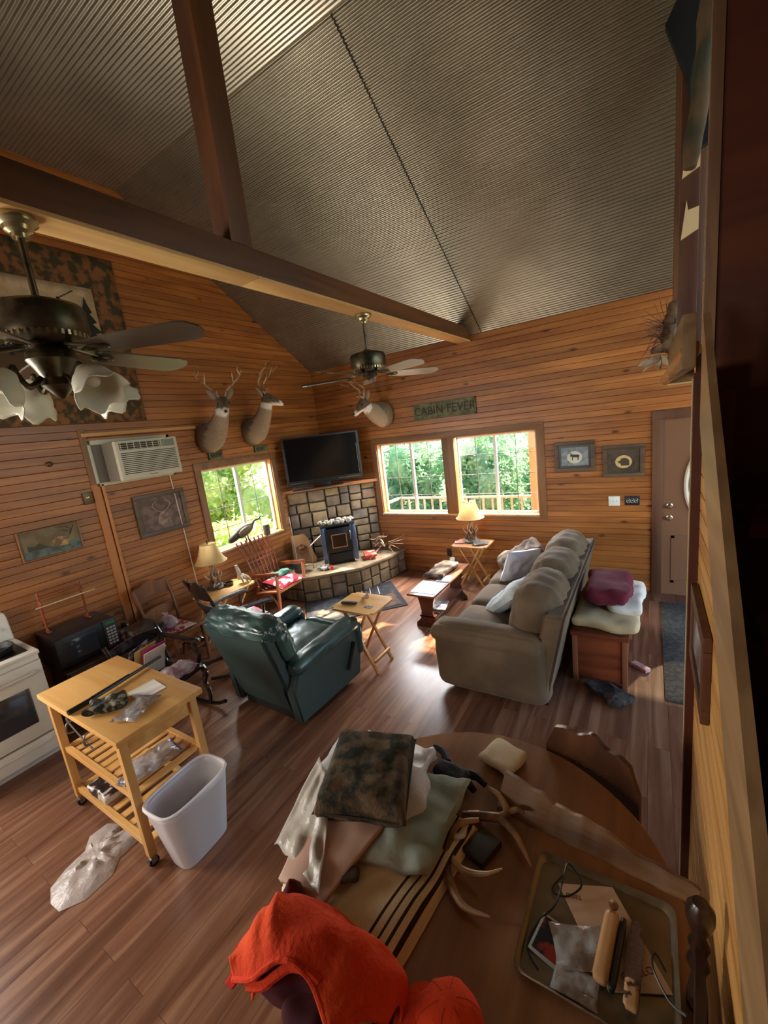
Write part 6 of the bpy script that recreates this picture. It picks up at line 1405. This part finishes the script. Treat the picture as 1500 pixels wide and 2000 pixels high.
# antlers
t = thing('shed_antler', 'forked brown antler with a taped base on the table beside the wooden slab', 'antler', (-.50, 1.27, Z0))
MB().curve([(-.12, -.02, .018), (-.05, .0, .03), (.02, .03, .03), (.03, .06, .04), (-.01, .10, .05), (-.06, .115, .055)], [.017, .017, .018, .015, .011, .006], 9).curve([(.02, .02, .03), (.08, -.02, .04), (.13, -.07, .035), (.16, -.10, .02)], [.016, .012, .008, .002], 8).curve([(.03, .05, .035), (.07, .07, .05), (.10, .055, .06)], [.012, .010, .005], 7).build('beam', m_antler, t)
MB().curve([(-.10, -.012, .02), (-.06, 0, .027)], .019, 10).build('tape_wrap', mat('cream_tape', S(206, 186, 128), .5), t)
t = thing('shed_antler', 'thin many-pointed antler lying nearest the striped blanket', 'antler', (-.545, 1.05, Z0)); t.scale = (1.3, 1.35, 1.2)
bm_ = MB().curve([(.0, .13, .05), (-.05, .09, .05), (-.055, .02, .035), (-.03, -.03, .02), (.03, -.075, .02), (.10, -.075, .03)], [.006, .010, .014, .013, .009, .002], 8).build('beam', m_antler, t)
MB().curve([(-.05, .02, .03), (.0, -.005, .03), (.06, -.0, .045), (.10, .03, .05)], [.010, .009, .006, .002], 7).curve([(-.055, .06, .04), (-.02, .06, .06), (-.015, .075, .075)], [.009, .007, .002], 7).build('tines', m_antlerpale, t)
# cloth, gloves, box
o = softbox('folded_cloth', 'small folded cream cloth near the far edge of the round table', 'cloth', (-.565, 1.60, Z0+.022), (.17, .16, .042), .018, mat('cream_cloth', S(206, 190, 160), .95, bump=.6, bscale=30), (0, 0, -18), wr=.006, jit=.012, jf=10)
t = thing('black_gloves', 'pair of crumpled black gloves on the table beside the cushion', 'gloves', (-.735, 1.41, Z0), -8)
MB().rbox((0, 0, .03), (.16, .085, .055), .026, None, 10).jitter(.022, 14, 3, .5).build('palm', mat('black_fabric', S(26, 26, 32), .8, bump=.3), t)
for q in ([(.05, .03, .03), (.10, .035, .04), (.15, .02, .035)], [(-.05, .04, .03), (-.10, .085, .03), (-.16, .10, .02)], [(.05, .0, .03), (.09, -.01, .03), (.12, -.02, .02)]): MB().curve(q, [.021, .017, .013], 8).build('finger', D.materials['black_fabric'], t)
o = MB().b2(-.045, .045, -.06, .06, 0, .028, .004).build('dark_wallet', mat('dark_wallet', S(40, 32, 32), .4), None, loc=(-.515, 1.165, Z0)); o.rotation_euler.z = -.3; tag(o, 'small dark flat box between the striped blanket and the taped antler', 'box')
# blankets: heightfield cloth draped over the left of the table
def drape(name, label, pts_fn, nu, nv, mt, th=.006, cat='blanket', group=None, jit=.004):
    mb = MB().shell(pts_fn, nu, nv); 
    if jit: mb.jitter(jit, 12)
    o = mb.build(name, mt, None); solid(o, th, 0); return tag(o, label, cat, group)
def stripe_mat():
    m = D.materials.new('striped_wool'); m.use_nodes = True; n = m.node_tree.nodes; l = m.node_tree.links; b = n['Principled BSDF']; b.inputs['Roughness'].default_value = .95
    tc = n.new('ShaderNodeTexCoord'); s = n.new('ShaderNodeSeparateXYZ'); l.new(tc.outputs['UV'], s.inputs[0])
    r = n.new('ShaderNodeValToRGB'); r.color_ramp.interpolation = 'CONSTANT'; e = r.color_ramp.elements
    cr = S(224, 204, 168); dk = S(52, 38, 32); e[0].position = 0; e[0].color = cr; e[1].position = .818; e[1].color = dk
    for p, c in ((.835, cr), (.868, dk), (.882, cr), (.912, dk), (.926, cr), (.955, dk), (.968, cr)): q = e.new(p); q.color = c
    l.new(s.outputs[0], r.inputs[0]); l.new(r.outputs[0], b.inputs['Base Color'])
    t = n.new('ShaderNodeTexNoise'); t.inputs['Scale'].default_value = 120; l.new(tc.outputs['Object'], t.inputs[0]); bp = n.new('ShaderNodeBump'); bp.inputs['Strength'].default_value = .4; bp.inputs['Distance'].default_value = .004; l.new(t.outputs[0], bp.inputs['Height']); l.new(bp.outputs[0], b.inputs['Normal']); return m
def clothgrid(name, label, fn, nu, nv, mt, th, cat='blanket'):
    mb = MB(); bm = mb.bm; uvl = bm.loops.layers.uv.new('UVMap')
    V = [[bm.verts.new(fn(i/(nu-1), j/(nv-1))) for j in range(nv)] for i in range(nu)]
    for i in range(nu-1):
        for j in range(nv-1):
            f = bm.faces.new((V[i][j], V[i+1][j], V[i+1][j+1], V[i][j+1]))
            for lp, (a, b) in zip(f.loops, ((i, j), (i+1, j), (i+1, j+1), (i, j+1))): lp[uvl].uv = (a/(nu-1), b/(nv-1))
    o = mb.build(name, mt, None); solid(o, th, 0); return tag(o, label, cat)
TR = .662
def over_table(x, y, z):
    """height of cloth: on the table inside the rim, hanging outside it"""
    d = math.hypot(x-TC[0], y-TC[1])
    return z if d < TR-.02 else z-(d-TR+.02)*3.0
def blanket_fn(u, v):
    # u across (stripes towards +x side), v along from near to far
    x = -1.24+u*.60+.09*v; y = .52+v*.76-.06*u
    base = Z0+.055*(1 if .04 < u < .96 else .25)
    z = base+.012*math.sin(u*9+v*3)+.018*noise.noise(Vector((x*7, y*7, 4)))*(1 if 0 < u < 1 else .3)
    if u > .97: z = Z0+.006
    if v > .98: z = Z0+.02
    d = math.hypot(x-TC[0], y-TC[1])
    if d > TR:
        k = d-TR; ux, uy = (x-TC[0])/d, (y-TC[1])/d
        x = TC[0]+ux*(TR+.02+.14*min(k, .2)); y = TC[1]+uy*(TR+.02+.14*min(k, .2)); z = z-.02-k*1.25
    return Vector((x, y, z))
clothgrid('striped_blanket', 'cream wool blanket with dark stripes hanging over the left of the round table', blanket_fn, 50, 50, stripe_mat(), .012)
m_teal = mat('pale_teal_cloth', S(134, 150, 142), .9, vcol=S(164, 172, 158), vscale=4, bump=.3, bscale=30)
def teal_fn(u, v):
    x = -1.03+u*.40+.0*v; y = .84+v*.42+.10*u; z = Z0+.085+.03*math.sin(PI*u)*math.sin(PI*v)+.022*noise.noise(Vector((x*12, y*12, 9)))
    if u in (0, 1) or v in (0, 1): z -= .012
    return Vector((x, y, z))
clothgrid('folded_sheet', 'pale teal crumpled sheet on top of the striped blanket', teal_fn, 36, 36, m_teal, .02, 'sheet')
softbox('small_pouch', 'small brown end of a rolled cloth under the pink pillowcase corner', 'pouch', (-.86, .82, Z0+.09), (.07, .05, .03), .014, mat('brown_pouch', S(70, 58, 46), .8), (0, 0, 30), wr=0, jit=.004)
def pink_fn(u, v):
    # triangular hanging corner
    x = -1.20+u*.42*(1-.55*(1-v)); y = .70+v*.52; x += .12*(1-v)
    z = Z0+.125+.02*math.sin(PI*u)+.012*noise.noise(Vector((x*9, y*9, 2)))-.05*(1-v)**2
    d = math.hypot(x-TC[0], y-TC[1])
    if d > TR+.03: z -= (d-TR-.03)*.8
    return Vector((x, y, z))
clothgrid('pillowcase', 'peach pink pillowcase under the camouflage cushion', pink_fn, 30, 30, mat('peach_cotton', S(188, 150, 132), .9, vcol=S(200, 168, 150), vscale=3), .02, 'pillowcase')
m_wplas = mat('white_thin_bag', S(222, 222, 224), .3, alpha=.8, bump=.6, bscale=24)
o = MB().rbox((0, 0, 0), (.48, .36, .09), .042, None, 16, .02, 2).jitter(.045, 9, 7, .7).build('white_plastic_bag', m_wplas, None, loc=(-1.00, 1.20, Z0+.105)); o.rotation_euler.z = .25; tag(o, 'crinkled white plastic bag squeezed beneath the camouflage cushion', 'bag')
def hang_fn(u, v):
    A, B, C_, D_ = Vector((-1.24, 1.12, .92)), Vector((-1.06, .98, .93)), Vector((-1.22, .80, .80)), Vector((-.90, .71, .86))
    p = (A*(1-u)+B*u)*(1-v)+(C_*(1-u)+D_*u)*v
    return p+Vector((0, 0, .02*noise.noise(Vector((u*4, v*4, 8)))+.02*math.sin(PI*u)+.006*math.sin(u*22+v*5)))
clothgrid('bin_liner', 'translucent white plastic liner spread over the left of the striped blanket', hang_fn, 26, 22, mat('liner_plastic', S(206, 198, 186), .35, alpha=.7, bump=.8, bscale=20), .002, 'bag')
m_camo = mat('camo_cushion_fabric', S(26, 28, 18), .9, vcol=S(104, 86, 62), vscale=15, vmin=.42, vmax=.62, bump=.4, bscale=90, detail=8)
t = thing('camo_cushion', 'square camouflage seat cushion on top of the pile on the round table', 'cushion', (-.972, 1.125, Z0+.185), 22)
t.rotation_euler.x = math.radians(3); t.rotation_euler.y = math.radians(4)
MB().pillow((0, 0, 0), .36, .40, .13, None, 26, 8, .012, 3).build('body', m_camo, t)
for z in (0,): MB().tube([Vector(p)*1.0 for p in rr(.172, .192, z, .03)], .004, 6, closed=True).build('piping', mat('cushion_piping', S(52, 40, 32), .8) if 'cushion_piping' not in D.materials else D.materials['cushion_piping'], t)
# orange vest over a chair at the near left of the table
m_or = mat('blaze_orange_fleece', S(222, 62, 22), .95, bump=.5, bscale=70, vcol=S(236, 80, 34), vscale=5)
m_mar = mat('maroon_lining', S(84, 18, 30), .9, vcol=S(60, 12, 22), vscale=6)
# ---------------- vest, cap, loft things ----------------
TOP = [(-.951, .421, .95), (-.959, .487, .98), (-.938, .56, 1.0), (-.907, .602, 1.0), (-.804, .624, 1.0), (-.705, .634, .97), (-.615, .631, .93), (-.562, .62, .88), (-.548, .569, .85)]
ARCH = [(-.926, .409, .94), (-.851, .416, .99), (-.817, .436, 1.02), (-.784, .461, 1.04), (-.743, .474, 1.04), (-.704, .481, 1.01), (-.676, .474, .98), (-.643, .459, .95), (-.63, .456, .9)]
def catmull(P, t):
    n = len(P)-1; k = min(int(t*n), n-1); f = t*n-k
    p = [Vector(P[max(0, min(n, k+d))]) for d in (-1, 0, 1, 2)]
    return .5*((2*p[1])+(p[2]-p[0])*f+(2*p[0]-5*p[1]+4*p[2]-p[3])*f*f+(3*p[1]-p[0]-3*p[2]+p[3])*f**3)
t = thing('orange_vest', 'blaze orange fleece garment with maroon lining heaped at the near edge of the round table', 'garment', (-.75, .52, .75))
off = Vector((-.75, .52, .75))
def vest(u, v):
    a = catmull(TOP, u); b = catmull(ARCH, u); bot = Vector((a.x*1.0-.0, a.y+.03, .765))
    if v < .5:     # outer back side up to the ridge
        k = v/.5; p = bot.lerp(a, k); p += Vector((0, .04*math.sin(PI*k), 0))
    else:
        k = (v-.5)/.5; p = a.lerp(b, k); p.z += .035*math.sin(PI*k)
    q = p*7; p += noise.noise_vector(q)*.016
    p.z += .012*math.sin(u*17+v*4)*math.sin(PI*v)+.009*math.sin(u*40+6*noise.noise(p*5))*math.sin(PI*v)
    return p-off
mb = MB().shell(vest, 60, 40); o = mb.build('shell', m_or, t); solid(o, .008, 0)
# rolled opening edge, folded panels below it
MB().tube([catmull(ARCH, k/40)-off for k in range(41)], .008, 8).build('edge_binding', m_or, t)
MB().tube([catmull(ARCH, .04+.55*k/40)*1.0-off+Vector((.025, .012, -.02)) for k in range(41)], .012, 8).build('inner_fold', m_or, t)
def lining(u, v):
    b = catmull(ARCH, u); c = Vector((-.73, .50, .88)); p = b.lerp(c, v)
    p.z -= .10*math.sin(PI*min(1, v*.9)); p += noise.noise_vector(p*12)*.008
    return p-off+Vector((0, .02, -.01))
o = MB().shell(lining, 40, 16).build('lining', m_mar, t); solid(o, .005)
o = MB().rbox((0, 0, 0), (.14, .14, .09), .04, None, 10).jitter(.012, 12).build('lining_bulge', m_mar, t); o.location = Vector((-.74, .50, .86))-off
mb = MB().shell(lambda u, v: Vector((-.955, .41, .93))-off+Vector((.03*v+.01*math.sin(u*6), .07*u-.01, .045*(u-.3)-.03*v*0+.012*math.sin(PI*u))), 12, 8)
o = mb.build('red_flap', mat('bright_red_lining', S(196, 24, 22), .9), t); solid(o, .006)
for i, (x, y, z) in enumerate([(-.972, .665, .915), (-.985, .62, .90)]):
    o = MB().lathe([(.0, -.10), (.045, -.10), (.035, -.04), (.018, .0), (.004, .03), (0, .032)], n=12).jitter(.012, 18, i).build('maroon_cloth', m_mar, None, loc=(x, y, z)); tag(o, ['larger maroon cloth tip sticking up behind the orange garment', 'smaller maroon cloth tip left behind the orange garment'][i], 'cloth')
t = thing('baseball_cap', 'blaze orange baseball cap lying at the near edge of the round table', 'cap', (-.435, .675, TZ+.002), 25); t.scale = (.9, .9, .9)
cr = MB()
def capf(u, v):
    a = 2*PI*u; ph = v*PI/2; r = .092*math.cos(ph)**.75 if v < 1 else 0; k = 1-.05*abs(math.sin(3*a))**.5*math.sin(PI*v)
    p = Vector((r*math.cos(a)*1.08*k, r*math.sin(a)*k, .015+.105*math.sin(ph)))
    return p+noise.noise_vector(p*16)*.006
cr.shell(capf, 48, 16, cu=True); bmesh.ops.remove_doubles(cr.bm, verts=cr.bm.verts, dist=.0005); o = cr.build('crown', m_or, t); solid(o, .003)
MB().ell((0, 0, .121), (.009, .009, .005)).build('button', m_or, t)
def brim(u, v):
    a = math.radians(115+130*u); r = .088+.07*v*math.sin(PI*min(1, max(0, u*.94+.03)))**.5
    return Vector((r*math.cos(a)*1.05, r*math.sin(a), .022-.018*v-.02*(abs(u-.5)*2)**2*v+.012))
o = MB().shell(brim, 24, 8).build('brim', m_or, t); solid(o, .004)
for k in range(6):
    a = k*PI/3+.2; MB().tube([Vector(capf(a/(2*PI), v/10))*1.012 for v in range(10)], .0015, 5).build('seam', mat('orange_stitch', S(180, 50, 20), .9) if 'orange_stitch' not in D.materials else D.materials['orange_stitch'], t)
o = MB().curve([(-.355, .67, .752), (-.35, .675, .79), (-.345, .68, .83)], [.006, .005, .002], 6).build('drawstring_end', m_or, None); tag(o, 'thin stiff orange cord end standing right of the orange cap', 'cord')
# loft posts and garments
kp = MB().b2(.125, .285, 3.66, 3.76, 2.58, 4.48, .004).build('loft_post', m_beamz, None); tag(kp, 'wide dark post rising from the loft edge to the metal ceiling', 'post')
kp = MB().b2(.128, .215, 3.10, 3.15, 2.60, 4.3, .003).build('ladder_board', wood('ladder_board_wood', S(70, 40, 24), S(96, 58, 38), 'z'), None); tag(kp, 'narrow brown board standing on the loft with two pale blocks on it', 'board')
for z, lab in ((3.43, 'upper pale wooden block on the loft board'), (3.13, 'lower pale wooden block on the loft board')):
    o = MB().poly([(.135, 3.088, z), (.213, 3.088, z+.035), (.213, 3.088, z+.145), (.165, 3.088, z+.14), (.158, 3.088, z+.19)], (0, .012, 0)).build('wood_block', mat('pale_block', S(214, 184, 136), .6) if 'pale_block' not in D.materials else D.materials['pale_block'], None, False); tag(o, lab, 'block', 'pale blocks on the loft board')
t = thing('black_jacket', 'black garment hanging from the loft rail at the top right', 'jacket', (.15, 3.05, 4.15))
MB().poly([(-.10, -.02, -.02), (.0, -.03, -.30), (.04, -.02, -.62), (.10, .0, -.60), (.12, 0, .25), (.04, -.01, .22)], (0, .05, 0)).jitter(.01, 8).build('cloth', mat('black_cloth', S(5, 5, 6), .95), t, False)
t = thing('camo_trousers', 'khaki and camouflage trousers hanging below the black garment on the loft', 'trousers', (.20, 2.9, 3.85))
mb = MB().rbox((0, 0, 0), (.07, .08, .92), .03, (0, 5, 0), 14).jitter(.02, 7); mb.build('legs', mat('khaki_camo', S(96, 74, 50), .9, vcol=S(54, 56, 36), vscale=5), t)
MB().rbox((.0, -.01, .40), (.08, .07, .12), .03, None, 8).jitter(.015, 12).build('pale_cuff', mat('pale_lining', S(172, 158, 120), .9), t)
# dried swag hanging on the loft corner
t = thing('dried_swag', 'dried husk and twig bunch hanging at the loft corner above the door', 'decoration', (.075, 3.55, 2.64))
random.seed(3); m_husk = mat('pale_husk', S(206, 190, 160), .8, vcol=S(150, 118, 80), vscale=9); m_brn = mat('dried_brown', S(70, 46, 30), .9, vcol=S(110, 80, 50), vscale=12)
mb = MB()
for k in range(9):
    a = random.uniform(3.6, 5.4); L = random.uniform(.08, .16); p = Vector((-.02, -.02, -.06))
    e = p+Vector((math.cos(a)*L, -.04*random.random(), math.sin(a)*L*.8)); n_ = (e-p).cross(Vector((0, 1, 0))).normalized()*.018
    mb.poly([p, p.lerp(e, .5)+n_, e+n_*.3, e, p.lerp(e, .6)-n_], (0, .003, .002))
mb.build('husks', m_husk, t, False)
mb = MB().ell((.02, 0, .0), (.045, .04, .07)).ell((.02, -.01, .12), (.03, .03, .04)).ell((.045, -.02, .21), (.035, .03, .05)).ell((.03, 0, .06), (.05, .04, .06)).ell((.04, 0, .16), (.035, .03, .06)).ell((-.03, -.01, -.02), (.05, .03, .035)); mb.jitter(.03, 18).build('seed_heads', m_brn, t)
for k in range(34):
    a = random.uniform(.9, 4.2); L = random.uniform(.10, .24); p = Vector((.02, -.01, .02+.10*random.random()))
    MB().curve([p, p+Vector((math.cos(a)*L*.5, -.02, math.sin(a)*L*.4+.02)), p+Vector((math.cos(a)*L*.85, -.03, math.sin(a)*L))], [.0025, .002, .001], 5, 3).build('twig', m_brn, t)
